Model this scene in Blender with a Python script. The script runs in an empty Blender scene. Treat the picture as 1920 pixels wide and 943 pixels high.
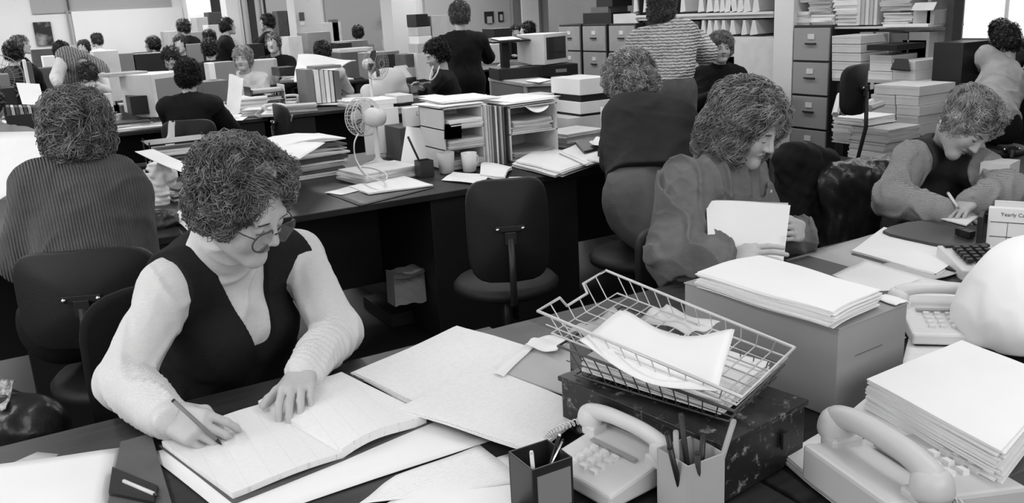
import bpy, bmesh, math, random
import numpy as np
from math import sin, cos, radians, pi
from mathutils import Vector, Matrix
random.seed(7); RNG = np.random.default_rng(11)
SC = bpy.context.scene; COL = SC.collection

# ------------------------------------------------------------------ camera
F_PX = 1670.; CAM_H = 1.56
AZ, PIT, ROL = radians(29.3), radians(15.3), radians(3.05)
fh = np.array([sin(AZ), cos(AZ), 0]); rh = np.array([cos(AZ), -sin(AZ), 0]); zz = np.array([0, 0, 1.])
FW = fh*cos(PIT) - zz*sin(PIT); U0 = zz*cos(PIT) + fh*sin(PIT)
CX = cos(ROL)*rh - sin(ROL)*U0; CY = sin(ROL)*rh + cos(ROL)*U0
def ray(x, y): return FW + CX*(x-960)/F_PX - CY*(y-471.5)/F_PX
def P(x, y, h=.74):
    d = ray(x, y); t = (h-CAM_H)/d[2]; return np.array([0, 0, CAM_H]) + d*t
def D(x, y, dep): return np.array([0, 0, CAM_H]) + ray(x, y)*dep
cam = bpy.data.cameras.new('camera'); camo = bpy.data.objects.new('camera', cam); COL.objects.link(camo)
cam.sensor_width = 36; cam.lens = F_PX/1920*36; cam.clip_start = .05; cam.clip_end = 100
m = Matrix.Identity(4)
for i in range(3):
    m[i][0] = CX[i]; m[i][1] = CY[i]; m[i][2] = -FW[i]
m[2][3] = CAM_H; camo.matrix_world = m; SC.camera = camo

# ------------------------------------------------------------------ materials
MATS = {}
def mat(name, v, rough=.6, var=0., vscale=8., bump=0., bscale=60., btype='noise', metal=0., spec=.4, v2=None, stretch=None, sss=0, alpha=None):
    """grey procedural material; var = soft tonal variation"""
    if name in MATS: return MATS[name]
    M = bpy.data.materials.new(name); M.use_nodes = True; nt = M.node_tree; N = nt.nodes; L = nt.links
    b = N['Principled BSDF']; b.inputs['Roughness'].default_value = rough; b.inputs['Metallic'].default_value = metal
    b.inputs['Specular IOR Level'].default_value = spec
    b.inputs['Base Color'].default_value = (v, v, v, 1)
    tc = N.new('ShaderNodeTexCoord'); mp = N.new('ShaderNodeMapping'); L.new(tc.outputs['Object'], mp.inputs[0])
    if stretch: mp.inputs['Scale'].default_value = stretch
    if var or v2 is not None:
        n = N.new('ShaderNodeTexNoise'); n.inputs['Scale'].default_value = vscale; n.inputs['Detail'].default_value = 5
        L.new(mp.outputs[0], n.inputs['Vector'])
        r = N.new('ShaderNodeValToRGB'); a = v2 if v2 is not None else v*(1-var)
        c = v if v2 is not None else min(1, v*(1+var))
        r.color_ramp.elements[0].position = .38; r.color_ramp.elements[1].position = .62
        r.color_ramp.elements[0].color = (a, a, a, 1); r.color_ramp.elements[1].color = (c, c, c, 1)
        L.new(n.outputs[0], r.inputs[0]); L.new(r.outputs[0], b.inputs['Base Color'])
    if bump:
        if btype == 'wave':
            t = N.new('ShaderNodeTexWave'); t.inputs['Scale'].default_value = bscale; t.inputs['Distortion'].default_value = 1.5
        elif btype == 'voronoi':
            t = N.new('ShaderNodeTexVoronoi'); t.inputs['Scale'].default_value = bscale
        else:
            t = N.new('ShaderNodeTexNoise'); t.inputs['Scale'].default_value = bscale; t.inputs['Detail'].default_value = 3
        L.new(mp.outputs[0], t.inputs['Vector'])
        bm = N.new('ShaderNodeBump'); bm.inputs['Strength'].default_value = bump; bm.inputs['Distance'].default_value = .01
        L.new(t.outputs[0], bm.inputs['Height']); L.new(bm.outputs[0], b.inputs['Normal'])
    if alpha is not None: b.inputs['Alpha'].default_value = alpha
    MATS[name] = M; return M

def mat_ruled(name, v, ink, pitch=.008, width=.12, axis=1, rough=.7, cols=0):
    """paper with faint printed lines running across it"""
    if name in MATS: return MATS[name]
    M = mat(name, v, rough); nt = M.node_tree; N = nt.nodes; L = nt.links; b = N['Principled BSDF']
    tc = N['Texture Coordinate']; sp = N.new('ShaderNodeSeparateXYZ'); L.new(tc.outputs['Object'], sp.inputs[0])
    def band(ax, p, w):
        d = N.new('ShaderNodeMath'); d.operation = 'DIVIDE'; d.inputs[1].default_value = p; L.new(sp.outputs[ax], d.inputs[0])
        f = N.new('ShaderNodeMath'); f.operation = 'FRACT'; L.new(d.outputs[0], f.inputs[0])
        l = N.new('ShaderNodeMath'); l.operation = 'LESS_THAN'; l.inputs[1].default_value = w; L.new(f.outputs[0], l.inputs[0]); return l.outputs[0]
    s = band(axis, pitch, width)
    nz = N.new('ShaderNodeTexNoise'); nz.inputs['Scale'].default_value = 90; L.new(tc.outputs['Object'], nz.inputs['Vector'])
    g = N.new('ShaderNodeMath'); g.operation = 'GREATER_THAN'; g.inputs[1].default_value = .5; L.new(nz.outputs[0], g.inputs[0])
    mu = N.new('ShaderNodeMath'); mu.operation = 'MULTIPLY'; L.new(s, mu.inputs[0]); L.new(g.outputs[0], mu.inputs[1]); out = mu.outputs[0]
    if cols:
        c = band(1-axis, cols, .02); mx = N.new('ShaderNodeMath'); mx.operation = 'MAXIMUM'; L.new(out, mx.inputs[0]); L.new(c, mx.inputs[1]); out = mx.outputs[0]
    mix = N.new('ShaderNodeMix'); mix.data_type = 'RGBA'; mix.inputs[6].default_value = (v, v, v, 1); mix.inputs[7].default_value = (ink, ink, ink, 1)
    L.new(out, mix.inputs[0]); L.new(mix.outputs[2], b.inputs['Base Color']); return M

paper = mat('paper', .80, .75, var=.03, vscale=3, spec=.2)
paper_g = mat('paper_grey', .45, .75, var=.06, vscale=5, spec=.2)
paper_l = mat('paper_cream', .62, .75, var=.05, vscale=6, spec=.2)
listing = mat_ruled('listing_paper', .79, .70, .0085, .25)
ledgerp = mat_ruled('ledger_paper', .77, .66, .0075, .12, cols=.045)
manila = mat('manila_card', .5, .7, var=.05, spec=.25)
card_d = mat('dark_card', .09, .6, var=.1)
black = mat('black_plastic', .012, .42)
blackm = mat('black_vinyl', .007, .62, bump=.12, bscale=220)
wood_d = mat('dark_desk_top', .018, .48, var=.35, vscale=4, stretch=(1, 14, 1))
desk_b = mat('dark_desk_body', .013, .5)
cabm = mat('grey_steel', .31, .5, var=.04)
cabm2 = mat('light_grey_steel', .34, .5, var=.04)
steel_d = mat('dark_steel', .03, .4, metal=.3)
chrome = mat('bright_metal', .75, .25, metal=1)
wirem = mat('wire_coating', .55, .35, metal=.2)
wirew = mat('white_wire', .7, .4)
white_pl = mat('white_plastic', .62, .4, var=.02)
cream_pl = mat('cream_plastic', .5, .4)
grey_pl = mat('grey_plastic', .2, .45)
screen = mat('dark_screen', .03, .15)
wallm = mat('pale_wall_paint', .68, .8, var=.03, vscale=1.5)
wallg = mat('grey_wall_paint', .22, .85, var=.05, vscale=2)
white_board = mat('white_board', .72, .6, var=.02, vscale=1)
skin = mat('skin', .46, .5, var=.05, vscale=25, spec=.35, bump=.06, bscale=160)
skin_d = mat('skin_lips', .20, .45)
skin_e = mat('lash_line', .05, .5)
crate_m = mat('scuffed_black_paint', .018, .4, v2=.012, vscale=20)
def scuff(M):
    nt = M.node_tree; N = nt.nodes; L = nt.links; b = N['Principled BSDF']
    tc = N['Texture Coordinate']; n = N.new('ShaderNodeTexNoise'); n.inputs['Scale'].default_value = 34; n.inputs['Detail'].default_value = 9; n.inputs['Roughness'].default_value = .75
    L.new(tc.outputs['Object'], n.inputs['Vector']); r = N.new('ShaderNodeValToRGB')
    r.color_ramp.elements[0].position = .56; r.color_ramp.elements[1].position = .66
    r.color_ramp.elements[0].color = (.014, .014, .014, 1); r.color_ramp.elements[1].color = (.30, .30, .30, 1)
    L.new(n.outputs[0], r.inputs[0]); L.new(r.outputs[0], b.inputs['Base Color'])
scuff(crate_m)

# ------------------------------------------------------------------ objects
def tag(o, label=None, cat=None, group=None, kind=None):
    if label: o['label'] = label
    if cat: o['category'] = cat
    if group: o['group'] = group
    if kind: o['kind'] = kind
    return o
def thing(name, label, cat, loc=(0, 0, 0), rz=0., group=None):
    o = bpy.data.objects.new(name, None); COL.objects.link(o); o.empty_display_size = .05
    o.location = tuple(float(a) for a in loc); o.rotation_euler = (0, 0, rz); return tag(o, label, cat, group)
def copy_tree(o, parent=None):
    c = o.copy(); COL.objects.link(c); c.parent = parent
    for ch in [x for x in bpy.data.objects if x.parent == o]: copy_tree(ch, c)
    return c
def wroot(o):
    l = Vector(o.location)
    while o.parent: o = o.parent; l = l + Vector(o.location)
    return np.array(l)
def link_mesh(name, V, Fc, material, parent=None, world=False, smooth=False, sub=0, mats=None, midx=None, bevel=0, solid=0):
    V = np.asarray(V, float).reshape(-1, 3)
    loc = np.zeros(3)
    if world:
        if parent is not None: V = V - wroot(parent)
        else:
            loc = np.array([V[:, 0].mean(), V[:, 1].mean(), V[:, 2].min()]); V = V - loc
    me = bpy.data.meshes.new(name)
    if isinstance(Fc, np.ndarray):
        k = Fc.shape[1]; n = len(Fc)
        me.vertices.add(len(V)); me.vertices.foreach_set('co', V.astype(np.float32).ravel())
        me.loops.add(n*k); me.loops.foreach_set('vertex_index', Fc.astype(np.int32).ravel())
        me.polygons.add(n); me.polygons.foreach_set('loop_start', np.arange(0, n*k, k, dtype=np.int32))
        me.update(calc_edges=True)
    else: me.from_pydata([tuple(v) for v in V], [], Fc); me.update()
    for mm in (mats or [material]): me.materials.append(mm)
    if midx is not None: me.polygons.foreach_set('material_index', np.asarray(midx, np.int32))
    if smooth: me.polygons.foreach_set('use_smooth', np.ones(len(me.polygons), bool))
    me.validate(verbose=False)
    o = bpy.data.objects.new(name, me); COL.objects.link(o)
    if parent is not None: o.parent = parent
    o.location = tuple(loc)
    if solid:
        s = o.modifiers.new('s', 'SOLIDIFY'); s.thickness = solid; s.offset = 1
    if bevel:
        b = o.modifiers.new('b', 'BEVEL'); b.width = bevel; b.segments = 2; b.limit_method = 'ANGLE'; b.angle_limit = radians(40)
    if sub:
        s = o.modifiers.new('s', 'SUBSURF'); s.levels = sub; s.render_levels = sub
    return o

def rotm(rx=0, ry=0, rz=0): return np.array(Matrix.Rotation(rz, 3, 'Z') @ Matrix.Rotation(ry, 3, 'Y') @ Matrix.Rotation(rx, 3, 'X'))
class MB:
    def __init__(s): s.v = []; s.f = []; s.n = 0
    def add(s, V, Fc):
        V = [tuple(map(float, p)) for p in V]; s.v += V; s.f += [[i+s.n for i in f] for f in Fc]; s.n += len(V); return s
    def box(s, c, size, rz=0, rx=0, ry=0, taper=1.):
        x, y, z = [a/2 for a in size]; R = rotm(rx, ry, rz); V = []
        for k in (-1, 1):
            t = 1 if k < 0 else taper
            for (i, j) in ((-1, -1), (1, -1), (1, 1), (-1, 1)): V.append(R @ np.array([i*x*t, j*y*t, k*z]) + np.array(c, float))
        return s.add(V, [[3, 2, 1, 0], [4, 5, 6, 7], [0, 1, 5, 4], [1, 2, 6, 5], [2, 3, 7, 6], [3, 0, 4, 7]])
    def prism(s, pts, z0, z1, tops=None):
        n = len(pts); V = [(p[0], p[1], z0) for p in pts] + [(p[0], p[1], z1) for p in (tops or pts)]
        a = sum(pts[i][0]*pts[(i+1) % n][1]-pts[(i+1) % n][0]*pts[i][1] for i in range(n))
        F_ = [list(range(n))[::-1], list(range(n, 2*n))] + [[i, (i+1) % n, n+(i+1) % n, n+i] for i in range(n)]
        if a < 0: F_ = [f[::-1] for f in F_]
        return s.add(V, F_)
    def tube(s, pts, r, n=6, closed=False):
        pts = [np.array(p, float) for p in pts]; m_ = len(pts); V = []
        rs = r if hasattr(r, '__len__') else [r]*m_; up = None
        for i, p in enumerate(pts):
            if closed: t = pts[(i+1) % m_]-pts[i-1]
            else: t = pts[min(i+1, m_-1)]-pts[max(i-1, 0)]
            t = t/(np.linalg.norm(t)+1e-12)
            if up is None: up = np.array([0, 0, 1.]) if abs(t[2]) < .9 else np.array([1., 0, 0])
            a = np.cross(t, up); a /= np.linalg.norm(a)+1e-12; b = np.cross(a, t); up = b
            for k in range(n): V.append(p + rs[i]*(a*cos(2*pi*k/n)+b*sin(2*pi*k/n)))
        F_ = []
        for i in range(m_ if closed else m_-1):
            j = (i+1) % m_
            for k in range(n): F_.append([i*n+k, j*n+k, j*n+(k+1) % n, i*n+(k+1) % n])
        if not closed: F_ += [list(range(n)), [(m_-1)*n+k for k in range(n)][::-1]]
        return s.add(V, F_)
    def lathe(s, prof, c=(0, 0, 0), n=20, R=None):
        V = []; R = np.eye(3) if R is None else R
        for (r, z) in prof:
            for k in range(n): V.append(R @ np.array([r*cos(2*pi*k/n), r*sin(2*pi*k/n), z]) + np.array(c, float))
        F_ = []
        for i in range(len(prof)-1):
            for k in range(n): F_.append([i*n+k, i*n+(k+1) % n, (i+1)*n+(k+1) % n, (i+1)*n+k])
        F_ += [list(range(n))[::-1], [(len(prof)-1)*n+k for k in range(n)]]
        return s.add(V, F_)
    def quad(s, a, b, c, d): return s.add([a, b, c, d], [[0, 1, 2, 3]])
    def build(s, name, material, parent=None, world=False, **k): return link_mesh(name, s.v, s.f, material, parent, world, **k)

def resample(pts, n):
    pts = np.array(pts, float); d = np.r_[0, np.cumsum(np.linalg.norm(np.diff(pts, axis=0), axis=1))]
    t = np.linspace(0, d[-1], n); return np.stack([np.interp(t, d, pts[:, i]) for i in range(pts.shape[1])], 1)
def smooth_path(pts, n):
    pts = [np.array(p, float) for p in pts]; P_ = [pts[0]]+pts+[pts[-1]]; out = []
    for i in range(1, len(P_)-2):
        for t in np.linspace(0, 1, 12, endpoint=False):
            a, b, c, d = P_[i-1:i+3]
            out.append(.5*((2*b)+(-a+c)*t+(2*a-5*b+4*c-d)*t*t+(-a+3*b-3*c+d)*t**3))
    out.append(pts[-1]); return resample(out, n)

# ------------------------------------------------------------------ sheets of paper
def sheet_grid(c4, th=.0006, nx=10, ny=8, curl=None, wav=.002, seed=0):
    """a closed thin slab spanning four 3D corners (a,b,c,d counter-clockwise), curl(u,v)->height"""
    r = np.random.default_rng(abs(int(seed))); ph = r.uniform(0, 6, 4)
    a, b, c, d = [np.array(p, float) for p in c4]; V = []
    for lay in (0, 1):
        for j in range(ny+1):
            for i in range(nx+1):
                u, v = i/nx, j/ny; p = a*(1-u)*(1-v)+b*u*(1-v)+c*u*v+d*(1-u)*v
                h = wav*(1+sin(4*u+ph[0]+3*v)*cos(5*v+ph[1]-2*u)) + (curl(u, v) if curl else 0)
                V.append(p + np.array([0, 0, h+lay*th]))
    n = (nx+1)*(ny+1); F_ = []
    for j in range(ny):
        for i in range(nx):
            q = j*(nx+1)+i; F_.append([q+n, q+1+n, q+nx+2+n, q+nx+1+n]); F_.append([q+nx+1, q+nx+2, q+1, q])
    ring = [i for i in range(nx+1)]+[j*(nx+1)+nx for j in range(1, ny+1)]+[ny*(nx+1)+i for i in range(nx-1, -1, -1)]+[j*(nx+1) for j in range(ny-1, 0, -1)]
    for k in range(len(ring)):
        p, q = ring[k], ring[(k+1) % len(ring)]; F_.append([p, q, q+n, p+n])
    return V, F_
def sheet(name, label, px, z=.741, th=.0006, material=None, cat='paper', group=None, curl=None, wav=.0015, seed=0, parent=None, pts=None, nx=10, ny=8):
    """sheet lying on the plane z with corners seen at four pixels"""
    c4 = pts if pts is not None else [P(x, y, z) for x, y in px]
    a, b, c = [np.array(q, float) for q in c4[:3]]
    if np.cross(b-a, c-a)[2] < 0 and pts is None: c4 = [c4[0], c4[3], c4[2], c4[1]]
    V, F_ = sheet_grid(c4, th, nx, ny, curl, wav, seed)
    o = link_mesh(name, V, F_, material or paper, parent, True, smooth=(th < .002))
    if parent is None: tag(o, label, cat, group)
    return o
def stack_mesh(w, d, h, n, seed=0, jit=.006, rot=.04, gap=.0, sag=0., mb=None, c=(0, 0, 0), rz=0, grid=3):
    """n slightly shifted sheets/folders as one mesh, thickness h altogether"""
    r = np.random.default_rng(abs(int(seed))); mb = mb or MB(); t = h/n
    for k in range(n):
        dx, dy = r.uniform(-jit, jit, 2); q = rz + r.uniform(-rot, rot); ww = w*(1-abs(r.normal(0, .012))); z0 = c[2]+k*t
        R = rotm(0, 0, q); V = []
        for lay in (0, 1):
            for j in range(grid+1):
                for i in range(grid+1):
                    u, v = i/grid-.5, j/grid-.5; p = R @ np.array([u*ww, v*d, 0])
                    edge = (abs(u)*2)**2
                    V.append((c[0]+dx+p[0], c[1]+dy+p[1], z0 + lay*(t-gap)*(1-.0*edge) + sag*edge*(k/n) + r.uniform(0, .0006)))
        m_ = (grid+1)**2; F_ = []
        for j in range(grid):
            for i in range(grid):
                a = j*(grid+1)+i; F_.append([a+m_, a+1+m_, a+grid+2+m_, a+grid+1+m_]); F_.append([a+grid+1, a+grid+2, a+1, a])
        ring = [i for i in range(grid+1)]+[j*(grid+1)+grid for j in range(1, grid+1)]+[grid*(grid+1)+i for i in range(grid-1, -1, -1)]+[j*(grid+1) for j in range(grid-1, 0, -1)]
        for q2 in range(len(ring)):
            a, b = ring[q2], ring[(q2+1) % len(ring)]; F_.append([a, b, b+m_, a+m_])
        mb.add(V, F_)
    return mb
def paper_stack(name, label, loc, w, d, h, n=8, rz=0, material=None, cat='papers', group=None, seed=0, jit=.006, rot=.04, gap=.0006, sag=0):
    mb = stack_mesh(w, d, h, n, seed, jit, rot, gap, sag, rz=0)
    o = mb.build(name, material or paper); o.location = tuple(map(float, loc)); o.rotation_euler = (0, 0, rz)
    return tag(o, label, cat, group)
def text_mesh(name, txt, size, material, parent, loc, rot, extrude=.0004, align='LEFT', bold=0.):
    cu = bpy.data.curves.new(name, 'FONT'); cu.body = txt; cu.size = size; cu.extrude = extrude; cu.align_x = align; cu.offset = bold
    to = bpy.data.objects.new(name+'_tmp', cu); COL.objects.link(to)
    dg = bpy.context.evaluated_depsgraph_get(); dg.update()
    me = bpy.data.meshes.new_from_object(to.evaluated_get(dg)); bpy.data.objects.remove(to)
    me.materials.clear(); me.materials.append(material)
    o = bpy.data.objects.new(name, me); COL.objects.link(o); o.parent = parent; o.location = loc; o.rotation_euler = rot; return o
# ------------------------------------------------------------------ signed-distance sculpting
def cap(a, b, ra, rb=None, k=.02, op='u'):
    return ('cap', np.array(a, float), np.array(b, float), ra, ra if rb is None else rb, k, op)
def ell(c, r, R=None, k=.02, op='u'):
    if not hasattr(r, '__len__'): r = (r, r, r)
    return ('ell', np.array(c, float), np.array(r, float), np.eye(3) if R is None else R, None, k, op)
def half(p, n, k=.004, op='s'):      # removes the side the normal points to
    n = np.array(n, float); return ('half', np.array(p, float), n/np.linalg.norm(n), None, None, k, op)
def xf(prims, R, c, s=1.):
    out = []
    for q in prims:
        t = q[0]
        if t == 'cap': out.append(('cap', R@(q[1]*s)+c, R@(q[2]*s)+c, q[3]*s, q[4]*s, q[5]*s, q[6]))
        elif t == 'ell': out.append(('ell', R@(q[1]*s)+c, q[2]*s, R@q[3], None, q[5]*s, q[6]))
        else: out.append(('half', R@(q[1]*s)+c, R@q[2], None, None, q[5], q[6]))
    return out
def bbox(q):
    if q[0] == 'cap':
        r = max(q[3], q[4]); return np.minimum(q[1], q[2])-r, np.maximum(q[1], q[2])+r
    r = max(q[2]); return q[1]-r, q[1]+r
def grow(prims, t):
    out = []
    for q in prims:
        if q[0] == 'cap': out.append(('cap', q[1], q[2], q[3]+t, q[4]+t, q[5], q[6]))
        elif q[0] == 'ell': out.append(('ell', q[1], q[2]+t, q[3], None, q[5], q[6]))
        else: out.append(q)
    return out
def sculpt(prims, vox, disp=None, cuts=(), band=.0):
    lo = np.array([1e9]*3); hi = -lo
    for q in prims:
        if q[0] != 'half' and q[6] == 'u': a, b = bbox(q); lo = np.minimum(lo, a); hi = np.maximum(hi, b)
    lo = lo-.02-2*vox; hi = hi+.02+2*vox; n = np.ceil((hi-lo)/vox).astype(int)+1
    Fd = np.full(n, .06, np.float32)
    ax = [np.arange(n[i])*vox+lo[i] for i in range(3)]
    def do_disp():
        idx = np.nonzero(np.abs(Fd) < .03)
        pts = np.stack([ax[i][idx[i]] for i in range(3)], 1); Fd[idx] += disp(pts).astype(np.float32)
    for qi, q in enumerate(list(prims)+list(cuts)):
        if qi == len(prims) and disp is not None: do_disp()
        k = q[5]
        if q[0] == 'half': s = [slice(0, n[i]) for i in range(3)]
        else:
            a, b = bbox(q); m_ = max(k, .0)+.012+2*vox
            s = [slice(max(0, int((a[i]-m_-lo[i])/vox)), min(n[i], int((b[i]+m_-lo[i])/vox)+2)) for i in range(3)]
        X = ax[0][s[0]][:, None, None]; Y = ax[1][s[1]][None, :, None]; Z = ax[2][s[2]][None, None, :]
        if X.size*Y.size*Z.size == 0: continue
        if q[0] == 'cap':
            a, b, ra, rb = q[1:5]; ba = b-a; L2 = ba@ba+1e-12
            px, py, pz = X-a[0], Y-a[1], Z-a[2]
            t = np.clip((px*ba[0]+py*ba[1]+pz*ba[2])/L2, 0, 1)
            d = np.sqrt((px-ba[0]*t)**2+(py-ba[1]*t)**2+(pz-ba[2]*t)**2)-(ra+(rb-ra)*t)
        elif q[0] == 'ell':
            c, r, R = q[1:4]; px, py, pz = X-c[0], Y-c[1], Z-c[2]
            l = [(px*R[0, i]+py*R[1, i]+pz*R[2, i]) for i in range(3)]
            k0 = np.sqrt((l[0]/r[0])**2+(l[1]/r[1])**2+(l[2]/r[2])**2); k1 = np.sqrt((l[0]/r[0]**2)**2+(l[1]/r[1]**2)**2+(l[2]/r[2]**2)**2)+1e-9
            d = k0*(k0-1)/k1
        else:
            p, nn = q[1], q[2]; d = -((X-p[0])*nn[0]+(Y-p[1])*nn[1]+(Z-p[2])*nn[2])
        cur = Fd[s[0], s[1], s[2]]
        if q[6] == 'u':
            if k > 0:
                h = np.maximum(k-np.abs(cur-d), 0)/k; Fd[s[0], s[1], s[2]] = np.minimum(cur, d)-h*h*k*.25
            else: Fd[s[0], s[1], s[2]] = np.minimum(cur, d)
        else:
            d = -d; h = np.maximum(k-np.abs(cur-d), 0)/max(k, 1e-6); Fd[s[0], s[1], s[2]] = np.maximum(cur, d)+h*h*k*.25
    if disp is not None and not len(cuts): do_disp()
    return surfnet(Fd, lo, vox)
def surfnet(Fd, lo, h):
    S = Fd < 0; nx, ny, nz = S.shape
    cnt = np.zeros((nx-1, ny-1, nz-1), np.int8)
    for i in (0, 1):
        for j in (0, 1):
            for k in (0, 1): cnt += S[i:nx-1+i, j:ny-1+j, k:nz-1+k]
    act = (cnt > 0) & (cnt < 8); I, J, K = np.nonzero(act); N = len(I)
    idx = np.full(act.shape, -1, np.int64); idx[I, J, K] = np.arange(N)
    acc = np.zeros((N, 3)); w = np.zeros(N)
    cs = [(i, j, k) for i in (0, 1) for j in (0, 1) for k in (0, 1)]
    for a in range(8):
        for b in range(a+1, 8):
            A, B = cs[a], cs[b]
            if sum(abs(A[q]-B[q]) for q in range(3)) != 1: continue
            fa = Fd[I+A[0], J+A[1], K+A[2]].astype(float); fb = Fd[I+B[0], J+B[1], K+B[2]].astype(float)
            mk = (fa < 0) != (fb < 0); t = np.where(mk, fa/(fa-fb+1e-12), 0)
            for q in range(3): acc[:, q] += np.where(mk, A[q]+(B[q]-A[q])*t, 0)
            w += mk
    V = (np.stack([I, J, K], 1)+acc/w[:, None])*h+lo
    Q = []
    for axn in range(3):
        A = [slice(0, None)]*3; 
        sl0 = [slice(1, -1)]*3; sl0[axn] = slice(0, -1); sl1 = [slice(1, -1)]*3; sl1[axn] = slice(1, None)
        s0 = S[tuple(sl0)]; s1 = S[tuple(sl1)]; d = s0 != s1; e = np.stack(np.nonzero(d), 1)
        if len(e) == 0: continue
        neg = s0[tuple(e.T)]
        u, v = (axn+1) % 3, (axn+2) % 3; base = e.copy(); base[:, u] += 1; base[:, v] += 1
        def cell(du, dv):
            c = base.copy(); c[:, u] -= du; c[:, v] -= dv; return idx[c[:, 0], c[:, 1], c[:, 2]]
        q = np.stack([cell(1, 1), cell(0, 1), cell(0, 0), cell(1, 0)], 1)
        q[~neg] = q[~neg][:, ::-1]; Q.append(q)
    Q = np.concatenate(Q); Q = Q[(Q >= 0).all(1)]
    return V, Q
def relax(V, Q, it=1, f=.5):
    for _ in range(it):
        acc = np.zeros_like(V); c = np.zeros(len(V))
        for a in range(4):
            b = (a+1) % 4; np.add.at(acc, Q[:, a], V[Q[:, b]]); np.add.at(c, Q[:, a], 1); np.add.at(acc, Q[:, b], V[Q[:, a]]); np.add.at(c, Q[:, b], 1)
        V = V*(1-f)+f*acc/np.maximum(c, 1)[:, None]
    return V
def vnormals(V, Q):
    n = np.cross(V[Q[:, 2]]-V[Q[:, 0]], V[Q[:, 3]]-V[Q[:, 1]]); N = np.zeros_like(V)
    for a in range(4): np.add.at(N, Q[:, a], n)
    return N/(np.linalg.norm(N, axis=1)[:, None]+1e-12)
def nz3(p, s, seed=0):
    """smooth pseudo noise -1..1"""
    r = np.random.default_rng(abs(int(seed))); o = np.zeros(len(p))
    for k in range(5):
        d = r.normal(size=3); d /= np.linalg.norm(d); o += np.sin(p@d*s*(1+.35*k)+r.uniform(0, 6)+1.3*np.sin(p@r.normal(size=3)*s*.5))
    return o/3.
def folds(amp, s=26., seed=0):
    def f(p): 
        a = nz3(p+.012*nz3(p, s*.8, seed+7)[:, None], s, seed); b = nz3(p, s*2.3, seed+1)
        return amp*.5*nz3(p, s*.5, seed+3)-amp*1.0*np.exp(-(a/.28)**2)-amp*.25*np.exp(-(b/.25)**2)
    return f
def jointm(parts):
    Vs, Qs, n = [], [], 0
    for V, Q in parts: Vs.append(V); Qs.append(Q+n); n += len(V)
    return np.concatenate(Vs), np.concatenate(Qs)

def strands(seeds, dirs, length, r, npt=8, curl=0., freq=2., grav=.0, flow=.5, seed=0, jitter=.3, nrm=None, taper=.5, conv=None):
    """many hair strands as one triangle-tube mesh. seeds Nx3, dirs Nx3 start direction"""
    g = np.random.default_rng(abs(int(seed))); N = len(seeds); L = length*g.uniform(.6, 1.25, N)
    p = seeds.copy(); d = dirs+g.normal(0, jitter, (N, 3)); d /= np.linalg.norm(d, axis=1)[:, None]
    pts = [p.copy()]; ph = g.uniform(0, 6.28, N); st = L/(npt-1)
    for i in range(1, npt):
        d = d+np.array([0, 0, -grav])/npt+(flow*nrm/npt*-1 if nrm is not None else 0)
        if conv is not None: d = d+conv(p)/npt
        d /= np.linalg.norm(d, axis=1)[:, None]; p = p+d*st[:, None]; pts.append(p.copy())
    pts = np.stack(pts, 1)
    if curl > 0:
        t = d; a = np.cross(t, g.normal(size=(N, 3))); a /= np.linalg.norm(a, axis=1)[:, None]; b = np.cross(t, a)
        cr = curl*g.uniform(.5, 1.3, N)
        for i in range(npt):
            an = ph+i/(npt-1)*freq*6.28*g.uniform(.98, 1.02); w = min(1, i/2.)
            pts[:, i] += (a*np.cos(an)[:, None]+b*np.sin(an)[:, None])*(cr*w)[:, None]
    T = np.gradient(pts, axis=1); T /= np.linalg.norm(T, axis=2)[..., None]+1e-12
    rf = g.normal(size=(N, 1, 3)); A = np.cross(T, rf); A /= np.linalg.norm(A, axis=2)[..., None]+1e-9; B = np.cross(T, A)
    rr = r*(1-taper*np.linspace(0, 1, npt)**2)[None, :, None]*g.uniform(.6, 1.3, (N, 1, 1))
    rings = [pts+rr*(A*cos(2*pi*k/3)+B*sin(2*pi*k/3)) for k in range(3)]
    V = np.stack(rings, 2).reshape(-1, 3); Q = []
    base = (np.arange(N)*npt*3)[:, None]+(np.arange(npt-1)*3)[None, :]
    for k in range(3):
        k2 = (k+1) % 3; Q.append(np.stack([base+k, base+k2, base+3+k2, base+3+k], -1).reshape(-1, 4))
    return V, np.concatenate(Q)
# ------------------------------------------------------------------ light
def area(name, loc, size, energy, rot=(0, 0, 0)):
    l = bpy.data.lights.new(name, 'AREA'); l.shape = 'RECTANGLE'; l.size, l.size_y = size; l.energy = energy
    o = bpy.data.objects.new(name, l); COL.objects.link(o); o.location = loc; o.rotation_euler = rot; return o
W = bpy.data.worlds.new('world'); SC.world = W; W.use_nodes = True
W.node_tree.nodes['Background'].inputs[0].default_value = (1, 1, 1, 1); W.node_tree.nodes['Background'].inputs[1].default_value = .12
SC.view_settings.view_transform = 'Standard'; SC.view_settings.look = 'None'; SC.view_settings.gamma = 1; SC.view_settings.use_curve_mapping = False
SC.view_settings.exposure = 0
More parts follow.
